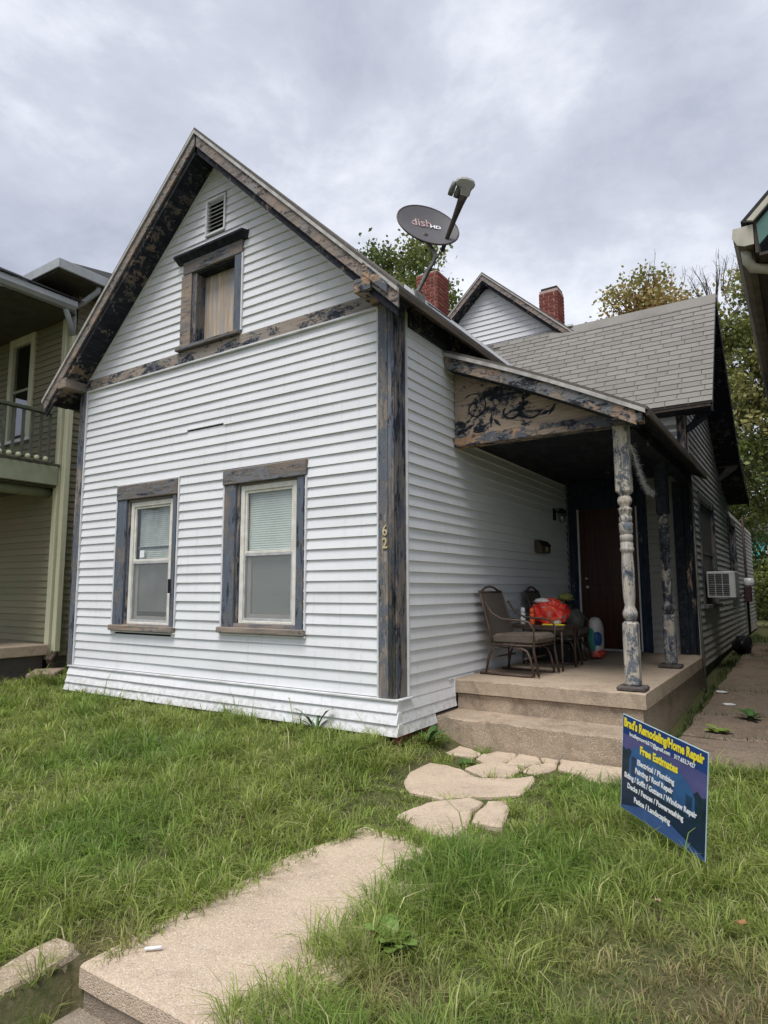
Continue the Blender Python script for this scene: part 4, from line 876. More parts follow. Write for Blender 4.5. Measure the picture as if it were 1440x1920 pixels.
patio_chair((0.60, 1.77, 0.047), R(-4), 'brown patio chair with empty tan cushion near the porch edge', G_CH)
patio_chair((0.60, 3.10, 0.047), R(3), 'brown patio chair heaped with dark bags near the door', G_CH)
tb = thing('side_table', 'low dark slatted table between the two patio chairs', 'table', (0.60, 2.42, 0.047))
for k in range(7): box('slat', (0.27, 2.17+k*0.072, 0.515), (0.95, 2.232+k*0.072, 0.535), 'bronze', tb, 0.004)
MB().box((0.27, 2.165, 0.49), (0.95, 2.185, 0.514)).box((0.27, 2.655, 0.49), (0.95, 2.675, 0.514)).box((0.27, 2.186, 0.491), (0.29, 2.654, 0.513)).box((0.93, 2.186, 0.491), (0.95, 2.654, 0.513)).build('apron', 'bronze', tb)
for x in (0.30, 0.92):
    for y in (2.19, 2.65): MB().tube([(x, y, 0.047), (x, y, 0.50)], 0.012, 8).build('leg', 'bronze', tb)
def blob(name, parent, mat, c, r, seed, n=2.2, seg=18, rings=12, amp=0.18, floor=None):
    """crumpled bag: a rounded box with creases"""
    rg = np.random.default_rng(seed); ph = rg.uniform(0, 6.28, (6,)); vs = []; fs = []
    for i in range(rings+1):
        v = math.pi*i/rings-math.pi/2
        for k in range(seg):
            u = 2*math.pi*k/seg
            sx = lambda q: math.copysign(abs(q)**(2/n), q)
            d = Vector((sx(math.cos(v))*sx(math.cos(u)), sx(math.cos(v))*sx(math.sin(u)), sx(math.sin(v))))
            if name.startswith('bag'): w = 1+amp*(0.5-abs(math.sin(2*u+ph[0]+2.2*v))*0.55-abs(math.sin(3*u-4*v+ph[1]))*0.40-abs(math.sin(6*u+5*v+ph[2]))*0.28+math.sin(4*v+ph[3])*0.2)
            else: w = 1+amp*(math.sin(3*u+ph[0]+2*v)*0.5+math.sin(5*u-3*v+ph[1])*0.35+math.sin(9*u+6*v+ph[2])*0.25+rg.uniform(-0.25, 0.25))
            p = Vector((c[0]+d.x*r[0]*w, c[1]+d.y*r[1]*w, c[2]+d.z*r[2]*w))
            if floor is not None: p.z = max(p.z, floor)
            vs.append(tuple(p))
    for i in range(rings):
        for k in range(seg): fs.append((i*seg+k, i*seg+(k+1) % seg, (i+1)*seg+(k+1) % seg, (i+1)*seg+k))
    m = MB(); m.add(vs, fs, True); return m.build(name, mat, parent, weld=False)
def print_mat(name, cols, scale):
    t = NT(name); f = t.noise(scale, 4, 0.6, dist=1.2); cr = t.n('ShaderNodeValToRGB'); cr.color_ramp.interpolation = 'CONSTANT'; t.l(f, cr.inputs[0])
    e = cr.color_ramp.elements; e[0].position = 0; e[0].color = (*cols[0], 1); e[1].position = 0.40; e[1].color = (*cols[1], 1)
    for i, c in enumerate(cols[2:]): q = e.new(0.40+0.10*(i+1)); q.color = (*c, 1)
    return t.fin(cr.outputs[0], 0.35, 0.5)
M['red_bag'] = print_mat('red_printed_plastic', [(0.55, 0.02, 0.02), (0.62, 0.03, 0.02), (0.70, 0.10, 0.05), (0.45, 0.25, 0.35), (0.60, 0.02, 0.02)], 7)
M['pink_white'] = plain('white_plastic', (0.72, 0.68, 0.66), (0.55, 0.50, 0.50), 9, 0.4)
M['orange'] = plain('orange_plastic', (0.75, 0.13, 0.04), (0.65, 0.10, 0.03), 9, 0.4)
M['olive'] = plain('olive_cloth', (0.28, 0.28, 0.08), (0.20, 0.21, 0.06), 20, 0.9)
M['greycloth'] = plain('grey_cloth', (0.12, 0.12, 0.11), (0.07, 0.07, 0.065), 14, 0.9, bump=0.004)
M['blue_print'] = plain('blue_print', (0.02, 0.07, 0.25), (0.02, 0.10, 0.30), 8, 0.4)
M['green_print'] = plain('green_print', (0.03, 0.20, 0.14), (0.05, 0.25, 0.2), 8, 0.4)
rb_ = thing('red_bag', 'bright red printed plastic bag slumped on the porch table', 'bag', (0.74, 2.36, 0.535))
blob('bag_body', rb_, 'red_bag', (0.74, 2.36, 0.665), (0.20, 0.15, 0.155), 5, 2.8, 56, 36, 0.30, floor=0.536)
blob('bag_knot', rb_, 'pink_white', (0.66, 2.33, 0.80), (0.10, 0.07, 0.035), 6, 2.2, 14, 8, 0.3)
blob('bag_label', rb_, 'pink_white', (0.83, 2.275, 0.575), (0.07, 0.035, 0.030), 8, 2.6, 12, 8, 0.15)
def bottle(loc, mat, capm, lb, k=1.0):
    b = thing('bottle', lb, 'bottle', loc); m = MB().lathe([(0.030*k, 0), (0.033*k, 0.01), (0.033*k, 0.075), (0.026*k, 0.085), (0.033*k, 0.095), (0.033*k, 0.115), (0.018*k, 0.135)], loc, 14); m.build('bottle_body', mat, b)
    MB().lathe([(0.026*k, 0.128), (0.030*k, 0.15), (0.028*k, 0.175), (0.015*k, 0.19)], loc, 12).build('cap', capm, b)
bottle((0.44, 2.30, 0.536), 'letter_white', 'letter_white', 'small white bottle on the porch table beside the red bag', 0.9)
bottle((0.585, 2.20, 0.536), 'orange', 'orange', 'small orange bottle in front of the red bag', 0.85)
tp = MB().box((0.70, 2.20, 0.5365), (0.94, 2.26, 0.548)).build('yellow_packet', 'letter_yellow', bevel=0.002); tag(at_loc(tp, (0.82, 2.23, 0.5365)), 'flat yellow packet on the edge of the porch table', 'packet')
bb = thing('black_bag', 'black plastic bags piled on the patio chair by the door', 'bag', (0.63, 3.10, 0.48))
blob('bag_body', bb, 'black', (0.60, 3.10, 0.61), (0.20, 0.19, 0.15), 21, 2.3, amp=0.2, floor=0.47); blob('bag_top', bb, 'black', (0.75, 3.02, 0.70), (0.10, 0.10, 0.085), 22, 2.2, amp=0.25)
gc = blob('grey_jacket', None, 'greycloth', (0.83, 2.95, 0.57), (0.10, 0.16, 0.11), 23, 2.4, amp=0.2, floor=0.46); tag(at_loc(gc, (0.83, 2.95, 0.46)), 'crumpled grey jacket at the front of the heaped chair', 'jacket')
oc = thing('olive_cap', 'olive green cap lying on top of the black bags', 'cap', (0.70, 3.05, 0.80))
blob('crown', oc, 'olive', (0.70, 3.05, 0.835), (0.085, 0.10, 0.05), 31, 2.2, amp=0.08); MB().loft([(0.74, 2.98, 0.815), (0.80, 3.0, 0.805), (0.80, 3.10, 0.805), (0.74, 3.12, 0.815)], [(0.74, 2.98, 0.823), (0.80, 3.0, 0.811), (0.80, 3.10, 0.811), (0.74, 3.12, 0.823)]).build('brim', 'olive', oc)
db = thing('printed_sack', 'tall white sack with blue oval and red foot by the door', 'sack', (0.86, 3.75, 0.047))
blob('sack_body', db, 'pink_white', (0.86, 3.75, 0.31), (0.085, 0.15, 0.255), 41, 3.0, amp=0.05, floor=0.048); blob('sack_foot', db, 'red_bag', (0.875, 3.74, 0.11), (0.092, 0.152, 0.055), 42, 3.0, amp=0.04, floor=0.048)
blob('printed_oval', db, 'blue_print', (0.885, 3.67, 0.30), (0.068, 0.085, 0.12), 43, 2.2, amp=0.02); blob('printed_edge', db, 'green_print', (0.84, 3.64, 0.29), (0.070, 0.06, 0.17), 44, 2.4, amp=0.02)
bx = box('black_crate', (0.36, 2.88, 0.048), (0.80, 3.34, 0.30), 'black', None, 0.02); tag(at_loc(bx, (0.58, 3.1, 0.048)), 'black plastic tub under the heaped patio chair', 'tub')

# ------------------------------------------------------------------ yard sign
SGX, SGY, SGZ = 2.450, -0.902, -0.125
SGP = (SGX, SGY, gz1(SGX, SGY))
SG = thing('yard_sign', 'blue home repair yard sign with yellow and white lettering', 'sign', SGP)
yaw, lean, roll = -0.626, -0.038, -0.149
ri = Vector((math.cos(yaw), math.sin(yaw), 0)); nn = Vector((math.sin(yaw), -math.cos(yaw), 0)); upv = Vector((0, 0, 1))*math.cos(lean)-nn*math.sin(lean)
ri2 = (ri*math.cos(roll)+upv*math.sin(roll)).normalized(); up3 = (upv*math.cos(roll)-ri*math.sin(roll)).normalized(); nn2 = ri2.cross(up3).normalized()
SC = Vector((SGX, SGY, SGZ)); SW, SH = 0.61, 0.56
def sp(u, v, d=0.0): return SC+ri2*((u-0.5)*SW)+up3*((0.5-v)*SH)+nn2*d
def sprint(name, poly, mat, d): return MB().add([sp(u, v, d) for u, v in poly], [tuple(range(len(poly)))]).build(name, mat, SG)
M['sign_edge'] = plain('corrugated_plastic', (0.55, 0.70, 0.74), (0.45, 0.60, 0.66), 9, 0.4)
def sgm(name, a, b, sc): return plain(name, a, b, sc, 0.32, 0.45)
M['sg_band'] = sgm('sign_band', (0.012, 0.050, 0.21), (0.010, 0.040, 0.17), 5); M['sg_sky'] = sgm('sign_dusk', (0.12, 0.105, 0.27), (0.055, 0.07, 0.21), 4)
M['sg_tree'] = sgm('sign_trees', (0.008, 0.020, 0.040), (0.016, 0.040, 0.065), 28); M['sg_house'] = sgm('sign_house', (0.035, 0.125, 0.30), (0.022, 0.075, 0.20), 9); M['sg_house2'] = sgm('sign_house_dark', (0.012, 0.035, 0.085), (0.02, 0.06, 0.13), 16)
M['sg_lawn'] = sgm('sign_lawn', (0.010, 0.022, 0.055), (0.014, 0.032, 0.075), 20); M['sg_path'] = sgm('sign_path', (0.055, 0.115, 0.30), (0.04, 0.09, 0.24), 12)
q = [(0, 0), (1, 0), (1, 1), (0, 1)]
MB().loft([sp(u, v, -0.002) for u, v in q], [sp(u, v, 0.002) for u, v in q]).build('sign_board', 'sign_edge', SG)
sprint('print_sky', [(0.006, 0.15), (0.994, 0.15), (0.994, 0.55), (0.006, 0.55)], 'sg_sky', 0.0026)
sprint('print_lawn', [(0.006, 0.55), (0.994, 0.55), (0.994, 0.994), (0.006, 0.994)], 'sg_lawn', 0.0026)
sprint('print_band', [(0.006, 0.006), (0.994, 0.006), (0.994, 0.20), (0.006, 0.20)], 'sg_band', 0.0030)
sprint('print_trees', [(0.006, 0.34), (0.05, 0.36), (0.10, 0.33), (0.16, 0.38), (0.84, 0.46), (0.90, 0.40), (0.95, 0.44), (0.994, 0.42), (0.994, 0.72), (0.006, 0.66)], 'sg_tree', 0.0034)
sprint('print_house', [(0.10, 0.46), (0.14, 0.32), (0.30, 0.22), (0.62, 0.26), (0.80, 0.36), (0.88, 0.48), (0.88, 0.66), (0.10, 0.66)], 'sg_house', 0.0038)
for (a, b, c, d) in ((0.13, 0.19, 0.40, 0.60), (0.30, 0.40, 0.44, 0.62), (0.55, 0.64, 0.46, 0.62), (0.78, 0.85, 0.48, 0.70)): sprint('print_window', [(a, c), (b, c), (b, d), (a, d)], 'sg_house2', 0.0041)
sprint('print_path', [(0.30, 0.86), (0.60, 0.84), (0.70, 0.88), (0.994, 0.97), (0.994, 0.994), (0.006, 0.994), (0.006, 0.97)], 'sg_path', 0.0041)
def sline(s, u0, u1, v0, v1, mat, bold):
    me = text_mesh(s, 0.05, 1.0, 0.0004, bold); co = np.empty(len(me.vertices)*3); me.vertices.foreach_get('co', co); co = co.reshape(-1, 3)
    lo, hi = co.min(0), co.max(0); cap_ = 0.05*0.72
    sx = (u1-u0)*SW/(hi[0]-lo[0]); sz = (v1-v0)*SH/cap_
    me.transform(Matrix.Translation((-(lo[0]+hi[0])/2, 0, 0))); me.transform(Matrix.Diagonal((sx, sz, 1, 1)))
    rm = Matrix((( *ri2,), (*up3,), (*nn2,))).transposed().to_4x4()
    me.transform(Matrix.Translation(sp((u0+u1)/2, (v0+v1)/2, 0.0052)-Vector(WL[SG.name])) @ rm); mk('lettering', me, mat, SG)
Yl, Wl = 'letter_yellow', 'letter_white'
for a in (("Brad's Remodeling/Home Repair", 0.025, 0.965, 0.035, 0.125, Yl, 0.0021), ("bradleymorris317@gmail.com", 0.10, 0.60, 0.160, 0.200, Wl, 0.0015), ("317.653.7427", 0.645, 0.875, 0.160, 0.200, Wl, 0.0017),
          ("Free Estimates", 0.24, 0.69, 0.255, 0.335, Yl, 0.0021), ("Electrical / Plumbing", 0.21, 0.655, 0.405, 0.460, Wl, 0.0019), ("Painting / Roof Repair", 0.185, 0.645, 0.500, 0.555, Wl, 0.0019),
          ("Siding / Soffit / Gutters / Window Repair", 0.045, 0.905, 0.600, 0.655, Wl, 0.0019), ("Decks / Fences / Powerwashing", 0.09, 0.765, 0.700, 0.755, Wl, 0.0019), ("Patios / Landscaping", 0.18, 0.62, 0.81, 0.865, Wl, 0.0019)): sline(*a)
gzs = SGP[2]
for u in (0.3, 0.7):
    t = sp(u, 0.55, -0.003); b_ = sp(u, 1.0, -0.003); MB().tube([t, b_, (b_.x, b_.y, gzs-0.1)], 0.0025, 6).build('wire_stake', 'galv', SG)

# ------------------------------------------------------------------ neighbour on the left: two storeys, green
M['nb_siding'] = plain('green_clapboard', (0.205, 0.210, 0.125), (0.25, 0.21, 0.14), 1.6, 0.75, 0.25, bump=0.002, stretch=(1, 1, 2), rnd=0.12)
M['nb_trim'] = plain('pale_green_trim', (0.62, 0.60, 0.42), (0.50, 0.50, 0.34), 6, 0.6, 0.3, stretch=(3, 3, 0.2))
M['nb_fascia'] = plain('green_fascia', (0.33, 0.355, 0.235), (0.27, 0.29, 0.195), 4, 0.65)
M['nb_rail'] = plain('green_rail', (0.120, 0.135, 0.095), (0.08, 0.092, 0.068), 8, 0.7)
M['nb_gutter'] = plain('grey_gutter', (0.42, 0.44, 0.45), (0.33, 0.35, 0.36), 5, 0.45)
M['nb_soffit'] = plain('dull_soffit', (0.10, 0.095, 0.07), (0.07, 0.065, 0.05), 5, 0.8)
M['nb_roof'] = plain('dark_shingle', (0.055, 0.055, 0.058), (0.035, 0.035, 0.037), 30, 0.95, 0.1, bump=0.004)
NB = thing('green_house', 'two storey green clapboard house with a balcony porch', 'house', (-9.0, 4.0, -0.34))
NX, NY = -6.42, 0.66
MB().box((-14, NY+0.03, -0.4), (NX-0.02, 12.0, 5.7)).build('wall_core', 'core', NB)
nwh = [(-8.10, -7.48, 3.52, 5.15)]
n = 0
while n*S*1.02 < 5.75:
    z0 = -0.05+n*S*1.02; z1 = z0+S*1.02
    plank(NB, 'nb_siding', 0, NY, -1, z0, z1, cut(-11.5, NX-0.10, nwh, z0, z1)); plank(NB, 'nb_siding', 1, NX, 1, z0, z1, [(NY+0.12, 11.0)]); n += 1
box('corner_post', (NX-0.12, NY-0.05, -0.1), (NX-0.005, NY+0.06, 5.6), 'nb_trim', NB, 0.008)
W_ = box('window', (-8.08, NY+0.02, 3.54), (-7.50, NY+0.028, 5.13), 'room', NB)
MB().box((-8.20, NY-0.045, 3.46), (-8.08, NY+0.02, 5.28)).box((-7.50, NY-0.045, 3.46), (-7.38, NY+0.02, 5.28)).box((-8.079, NY-0.044, 5.13), (-7.501, NY+0.02, 5.279)).build('casing', 'nb_trim', W_, 0.005)
box('sill', (-8.25, NY-0.075, 3.40), (-7.33, NY+0.01, 3.459), 'paint_white', W_, 0.006); box('pane', (-8.06, NY+0.006, 3.55), (-7.52, NY+0.010, 5.11), 'glass_dark', W_); box('meeting_rail', (-8.07, NY-0.012, 4.30), (-7.51, NY+0.005, 4.34), 'nb_fascia', W_)
# balcony
PXN = -6.40
box('balcony_floor', (-11.5, -2.6, 2.84), (PXN-0.01, NY-0.03, 2.885), 'nb_soffit', NB)
box('balcony_fascia', (PXN-0.06, -2.6, 2.55), (PXN, NY-0.062, 2.838), 'nb_fascia', NB, 0.006)
box('balcony_ceiling', (-11.5, -2.6, 2.52), (PXN-0.062, NY-0.03, 2.56), 'nb_soffit', NB)
MB().tube([(PXN-0.30, -2.6, 2.47), (PXN-0.30, NY-0.03, 2.47)], 0.085, 10).build('porch_beam', 'nb_fascia', NB)
RL = box('railing', (PXN-0.075, -2.5, 3.64), (PXN+0.015, NY-0.20, 3.69), 'nb_rail', NB, 0.006)
box('bottom_rail', (PXN-0.055, -2.5, 2.93), (PXN-0.01, NY-0.20, 2.965), 'nb_rail', RL, 0.004)
y = NY-0.215
while y > -2.0:
    MB().box((PXN-0.048, y-0.018, 2.966), (PXN-0.014, y+0.018, 3.639)).build('baluster', 'nb_rail', RL); 
    MB().lathe([(0.012, 2.895), (0.035, 2.905), (0.040, 2.93), (0.03, 2.96), (0.012, 2.97)], (PXN+0.005, y-0.06, 0), 10).build('rail_knob', 'nb_trim', RL); y -= 0.135
MB().box((-11.5, -2.6, -0.02), (PXN+0.03, NY-0.065, 0.135)).build('porch_floor', 'porch_conc', NB, 0.01)
MB().box((-11.5, -2.5, -0.5), (PXN-0.05, NY-0.1, -0.022)).build('porch_base', 'core', NB)
# upper porch roof edge with gutter along the side
MB().prism([(-6.06, 5.43), (-6.05, 5.34), (-6.10, 5.29), (-6.19, 5.29), (-6.19, 5.43)], 1, -3.0, NY-0.10).build('gutter', 'nb_gutter', NB)
box('gutter_fascia', (-6.22, -3.0, 5.30), (-6.195, NY-0.09, 5.50), 'nb_gutter', NB); MB().prism([(-6.03, 5.44), (-6.03, 5.46), (-9.5, 7.2), (-9.5, 7.1)], 1, -3.0, NY-0.02).build('porch_roof', 'nb_roof', NB)
box('porch_soffit', (-11.5, -3.0, 5.27), (-6.22, NY-0.03, 5.298), 'nb_soffit', NB)
# main roof eave corner
EX, EYN, EZN = -5.83, 0.11, 5.86
hip = MB(); A = [(EX, EYN, EZN), (EX, 12.5, EZN), (-15, 12.5, EZN), (-15, EYN, EZN)]; T = [(-10.0, 5.0, 8.6), (-10.0, 8.0, 8.6)]
hip.add(A+T, [(0, 1, 5, 4), (1, 2, 5), (2, 3, 4, 5), (3, 0, 4), (3, 2, 1, 0)]); hip.build('roof', 'nb_roof', NB)
box('eave_fascia', (EX-0.02, EYN+0.001, EZN-0.13), (EX+0.03, 12.5, EZN+0.02), 'nb_gutter', NB, 0.006); box('eave_fascia', (-15, EYN-0.03, EZN-0.13), (EX+0.03, EYN, EZN+0.02), 'nb_gutter', NB, 0.006)
box('eave_soffit', (-15, EYN+0.01, EZN-0.15), (EX-0.03, 12.4, EZN-0.131), 'nb_soffit', NB)
# downpipes
MB().tube([(-5.90, 0.80, 5.76), (-5.92, 0.80, 5.66), (-6.10, 0.70, 5.50), (-6.24, 0.60, 5.40), (-6.33, 0.66, 5.30), (-6.34, 0.68, 4.98)], 0.045, 8).build('downpipe_elbow', 'nb_gutter', NB)
MB().tube([(-6.15, 0.42, 5.30), (-6.27, 0.58, 5.12), (-6.33, 0.66, 4.98)], 0.045, 8).build('downpipe_elbow', 'nb_gutter', NB)
box('downpipe', (NX+0.03, NY-0.02, 0.02), (NX+0.125, NY+0.075, 4.99), 'nb_trim', NB, 0.010)
MB().tube([(NX+0.075, NY+0.03, 0.05), (NX+0.10, NY-0.02, -0.05), (NX+0.18, NY-0.12, -0.11)], 0.045, 8).build('downpipe_shoe', 'bronze', NB)
sb = slab_mb(subdiv_poly([(-6.42, 0.42), (-6.02, 0.10), (-5.74, 0.34), (-6.08, 0.70)], 0.1, 0.012), lambda x, y: gz1(x, y)+0.13, 0.16, 0.02).build('splash_block', 'step_conc'); tag(at_loc(sb, (-6.05, 0.4, gz1(-6.05, 0.4))), 'rough concrete block below the green house downpipe', 'block')

# ------------------------------------------------------------------ neighbour on the right: only its eave reaches into view
RN = thing('teal_house', 'teal gabled house with a cream gutter close by the side yard', 'house', (6.0, 6.0, -0.45))
M['rn_gut'] = plain('cream_gutter', (0.50, 0.475, 0.39), (0.36, 0.34, 0.28), 6, 0.5); M['rn_gut2'] = plain('weathered_gutter', (0.20, 0.175, 0.14), (0.12, 0.105, 0.085), 6, 0.6); M['rn_teal'] = plain('teal_siding', (0.10, 0.20, 0.175), (0.08, 0.165, 0.145), 4, 0.7); M['rn_sof'] = plain('brown_soffit', (0.075, 0.062, 0.05), (0.05, 0.042, 0.035), 5, 0.85)
MB().box((3.55, 1.35, -0.5), (9.5, 16, 3.7)).build('wall', 'rn_teal', RN)
MB().prism([(2.885, 3.90), (2.875, 3.83), (2.91, 3.76), (2.96, 3.74), (3.02, 3.74), (3.02, 3.90)], 1, 1.0, 16.0).build('gutter', 'rn_gut2', RN)
MB().prism([(2.880, 3.905), (2.870, 3.83), (2.905, 3.757), (2.957, 3.735), (3.025, 3.735), (3.025, 3.905)], 1, 0.985, 0.998).build('gutter_cap', 'rn_gut', RN)
box('fascia', (3.03, 1.0, 3.66), (3.055, 16.0, 3.95), 'rn_sof', RN); box('soffit', (3.056, 1.0, 3.63), (3.6, 16.0, 3.655), 'rn_sof', RN)
MB().prism([(2.98, 3.93), (6.2, 7.15), (6.2, 7.21), (2.94, 3.95)], 1, 0.98, 16.0).build('roof', 'nb_roof', RN)
MB().prism([(3.03, 3.92), (6.2, 7.09), (6.2, 7.16), (2.985, 3.935)], 1, 0.95, 0.979).build('rake_trim', 'rn_gut', RN)
MB().prism([(3.05, 3.90), (6.2, 7.05), (6.2, 6.85), (3.06, 3.72)], 1, 0.985, 1.01).build('rake_board', 'rn_teal', RN)
for k in range(18):
    z0 = 3.70+k*0.13; MB().prism([(3.10+max(0, z0-3.70), z0), (6.2, z0), (6.2, z0+0.125), (3.10+max(0, z0-3.575), z0+0.125)], 1, 1.30, 1.345).build('gable_board', 'rn_teal', RN)
MB().tube([(2.96, 1.12, 3.76), (2.965, 1.12, 3.66), (3.0, 1.14, 3.60), (3.10, 1.18, 3.58), (3.40, 1.25, 3.55), (3.52, 1.28, 3.50), (3.52, 1.28, 0.0)], 0.042, 10).build('downpipe', 'rn_gut', RN)

# ------------------------------------------------------------------ far end of the side yard
M['fence_wood'] = plain('old_fence', (0.30, 0.20, 0.14), (0.20, 0.14, 0.10), 6, 0.85, stretch=(4, 4, 0.2), rnd=0.3)
FN = thing('board_fence', 'low weathered board fence at the end of the side yard', 'fence', (1.8, 24.0, -0.15))
x = -1.5
while x < 6: box('fence_board', (x, 24.0, -0.2), (x+0.135, 24.03, 1.25+random.uniform(-0.02, 0.02)), 'fence_wood', FN); x += 0.15
for z in (0.2, 0.95): box('fence_rail', (-1.5, 24.031, z), (6, 24.08, z+0.09), 'fence_wood', FN)
M['turq'] = plain('turquoise_wall', (0.10, 0.42, 0.42), (0.14, 0.48, 0.46), 3, 0.7); M['pinkroof'] = plain('pink_brick', (0.42, 0.24, 0.18), (0.36, 0.2, 0.15), 5, 0.85)
TQ = thing('turquoise_shed', 'turquoise painted building glimpsed beyond the far fence', 'building', (1.5, 40, -0.1))
box('wall', (-1.5, 40, 2.2), (5.5, 46, 4.2), 'turq', TQ); box('lower_wall', (-1.5, 39.98, -0.2), (5.5, 46, 2.199), 'pinkroof', TQ); MB().prism([(39.6, 4.2), (46.4, 4.2), (43, 5.4)], 0, -1.8, 5.8).build('roof', 'nb_roof', TQ)
for k in range(3): box('window', (-0.8+k*2.1, 39.95, 2.5), (0.2+k*2.1, 39.975, 3.6), 'paint_white', TQ)
blob_t = blob('trash_bag', None, 'black', (2.13, 8.9, -0.10), (0.15, 0.34, 0.15), 77, 2.2, 30, 18, 0.26, floor=-0.24); tag(at_loc(blob_t, (2.17, 8.9, -0.24)), 'black rubbish bag slumped against the side wall', 'bag')

# ------------------------------------------------------------------ trees
def attr_leaf(name, rough=0.6, trans=0.35):
    t = NT(name); a = t.n('ShaderNodeAttribute'); a.attribute_name = 'col'; t.fin(a.outputs[0], rough, 0.25)
    tl = t.n('ShaderNodeBsdfTranslucent'); t.l(a.outputs[0], tl.inputs[0]); mx = t.n('ShaderNodeMixShader'); mx.inputs[0].default_value = trans
    t.l(t.p.outputs[0], mx.inputs[1]); t.l(tl.outputs[0], mx.inputs[2]); t.l(mx.outputs[0], t.out.inputs[0]); return t.m
M['leaf'] = attr_leaf('leaf', 0.55, 0.35); M['grass'] = attr_leaf('grass', 0.5, 0.42)
M['bark'] = plain('bark', (0.10, 0.082, 0.065), (0.055, 0.045, 0.037), 9, 0.95, bump=0.01, stretch=(1, 1, 0.25))
def np_mesh(name, verts, faces_flat, sizes, cols=None):
    me = bpy.data.meshes.new(name); me.vertices.add(len(verts)); me.vertices.foreach_set('co', np.ascontiguousarray(verts, dtype=np.float32).ravel())
    me.loops.add(len(faces_flat)); me.loops.foreach_set('vertex_index', np.ascontiguousarray(faces_flat, dtype=np.int32))
    st = np.concatenate([[0], np.cumsum(sizes)[:-1]]).astype(np.int32)
    me.polygons.add(len(sizes)); me.polygons.foreach_set('loop_start', st)
    me.update(calc_edges=True)
    if cols is not None:
        a = me.color_attributes.new('col', 'FLOAT_COLOR', 'POINT'); a.data.foreach_set('color', np.ascontiguousarray(cols, dtype=np.float32).ravel())
    return me
def rand_dirs(n, rg):
    v = rg.normal(size=(n, 3)); return v/np.linalg.norm(v, axis=1, keepdims=True)
def leaves(name, centers, per, spread, size, pal, rg, parent):
    n = len(centers)*per; ci = np.repeat(np.arange(len(centers)), per)
    c = centers[ci]+rg.normal(size=(n, 3))*spread*np.array([1, 1, 0.75]); d = rand_dirs(n, rg); d[:, 2] -= 0.35; d /= np.linalg.norm(d, axis=1, keepdims=True)
    s = np.cross(d, rand_dirs(n, rg)); s /= np.linalg.norm(s, axis=1, keepdims=True)+1e-9
    nn_ = np.cross(d, s); L_ = size*rg.uniform(0.6, 1.25, (n, 1))
    v = np.stack([c-d*L_*0.5, c+s*L_*0.36-nn_*L_*0.10, c+d*L_*0.5-nn_*L_*0.12, c-s*L_*0.36-nn_*L_*0.10], 1).reshape(-1, 3)
    pal = np.array(pal); cl = rg.integers(0, len(pal), len(centers)); base = pal[cl][ci]*0.65+pal[rg.integers(0, len(pal), n)]*0.35
    base = base*rg.uniform(0.7, 1.3, (n, 1)); col = np.concatenate([np.repeat(base, 4, 0), np.ones((n*4, 1))], 1)
    me = np_mesh(name, v-np.array(WL[parent.name]), np.arange(n*4), np.full(n, 4), col); return mk(name, me, 'leaf', parent)
def tree(label, loc, h, cz, rad, ncl, per, size, pal, seed, bare=0, trunk_r=0.16, group='trees behind the houses'):
    rg = np.random.default_rng(seed); z0 = gz1(loc[0], loc[1])-0.1; T_ = thing('tree', label, 'tree', (loc[0], loc[1], z0), group=group)
    top = cz+rad[2]*0.8; base = np.array([loc[0], loc[1], z0])
    pts = [(loc[0]+0.12*math.sin(i*1.7+seed), loc[1]+0.12*math.cos(i*1.3+seed), z0+(top-z0)*i/9) for i in range(10)]
    MB().tube(pts, [trunk_r*(1-0.85*i/9)*(1.35 if i == 0 else 1) for i in range(10)], 9).build('trunk', 'bark', T_)
    u = rand_dirs(ncl, rg)*(rg.uniform(0.0, 1.0, (ncl, 1))**0.42); cen = np.array([loc[0], loc[1], cz])+u*np.array(rad)
    lim = MB()
    for k in range(min(60, ncl)):
        c = cen[k]; t0 = max(z0+1.2, c[2]-rad[2]*0.45-abs(c[0]-loc[0])*0.4); tt = np.clip((t0-z0)/(top-z0), 0, 1)*9; i = min(int(tt), 8); p0 = np.array(pts[i])+(np.array(pts[i+1])-np.array(pts[i]))*(tt-i)
        mid = p0*0.45+c*0.55+np.array([0, 0, -0.15*rad[2]*0.3]); lim.tube([tuple(p0), tuple(mid), tuple(c)], [0.045, 0.028, 0.010], 5, False)
    lim.build('limbs', 'bark', T_, kind='stuff', weld=False)
    if ncl and per: leaves('crown', cen, per, 0.30, size, pal, rg, T_)
    if bare:
        tw = MB()
        for k in range(bare):
            a = rg.uniform(0, 6.28); b = np.array([loc[0], loc[1], cz+rad[2]*0.55])+np.array([math.cos(a), math.sin(a), 0])*rg.uniform(0, rad[0]*0.6); e_ = b+np.array([math.cos(a)*0.5, math.sin(a)*0.5, 1.2])*rg.uniform(0.6, 1.3)
            tw.tube([tuple(b), tuple((b+e_)/2+rg.normal(size=3)*0.06), tuple(e_)], [0.02, 0.012, 0.004], 4, False)
            for q in range(5):
                f0 = b+(e_-b)*rg.uniform(0.3, 0.95); tw.tube([tuple(f0), tuple(f0+rand_dirs(1, rg)[0]*0.2+np.array([0, 0, 0.25]))], [0.007, 0.003], 4, False)
        tw.build('bare_twigs', 'bark', T_, kind='stuff', weld=False)
    return T_
GRN = [(0.125, 0.165, 0.042), (0.165, 0.20, 0.055), (0.085, 0.12, 0.034), (0.22, 0.235, 0.07)]
YEL = [(0.34, 0.29, 0.09), (0.26, 0.26, 0.075), (0.42, 0.27, 0.12), (0.19, 0.215, 0.065), (0.46, 0.34, 0.15)]
tree('leafy green tree rising behind the main roof and satellite dish', (-8.35, 14.0), 13.8, 10.2, (2.3, 2.2, 3.7), 170, 120, 0.165, GRN, 5)
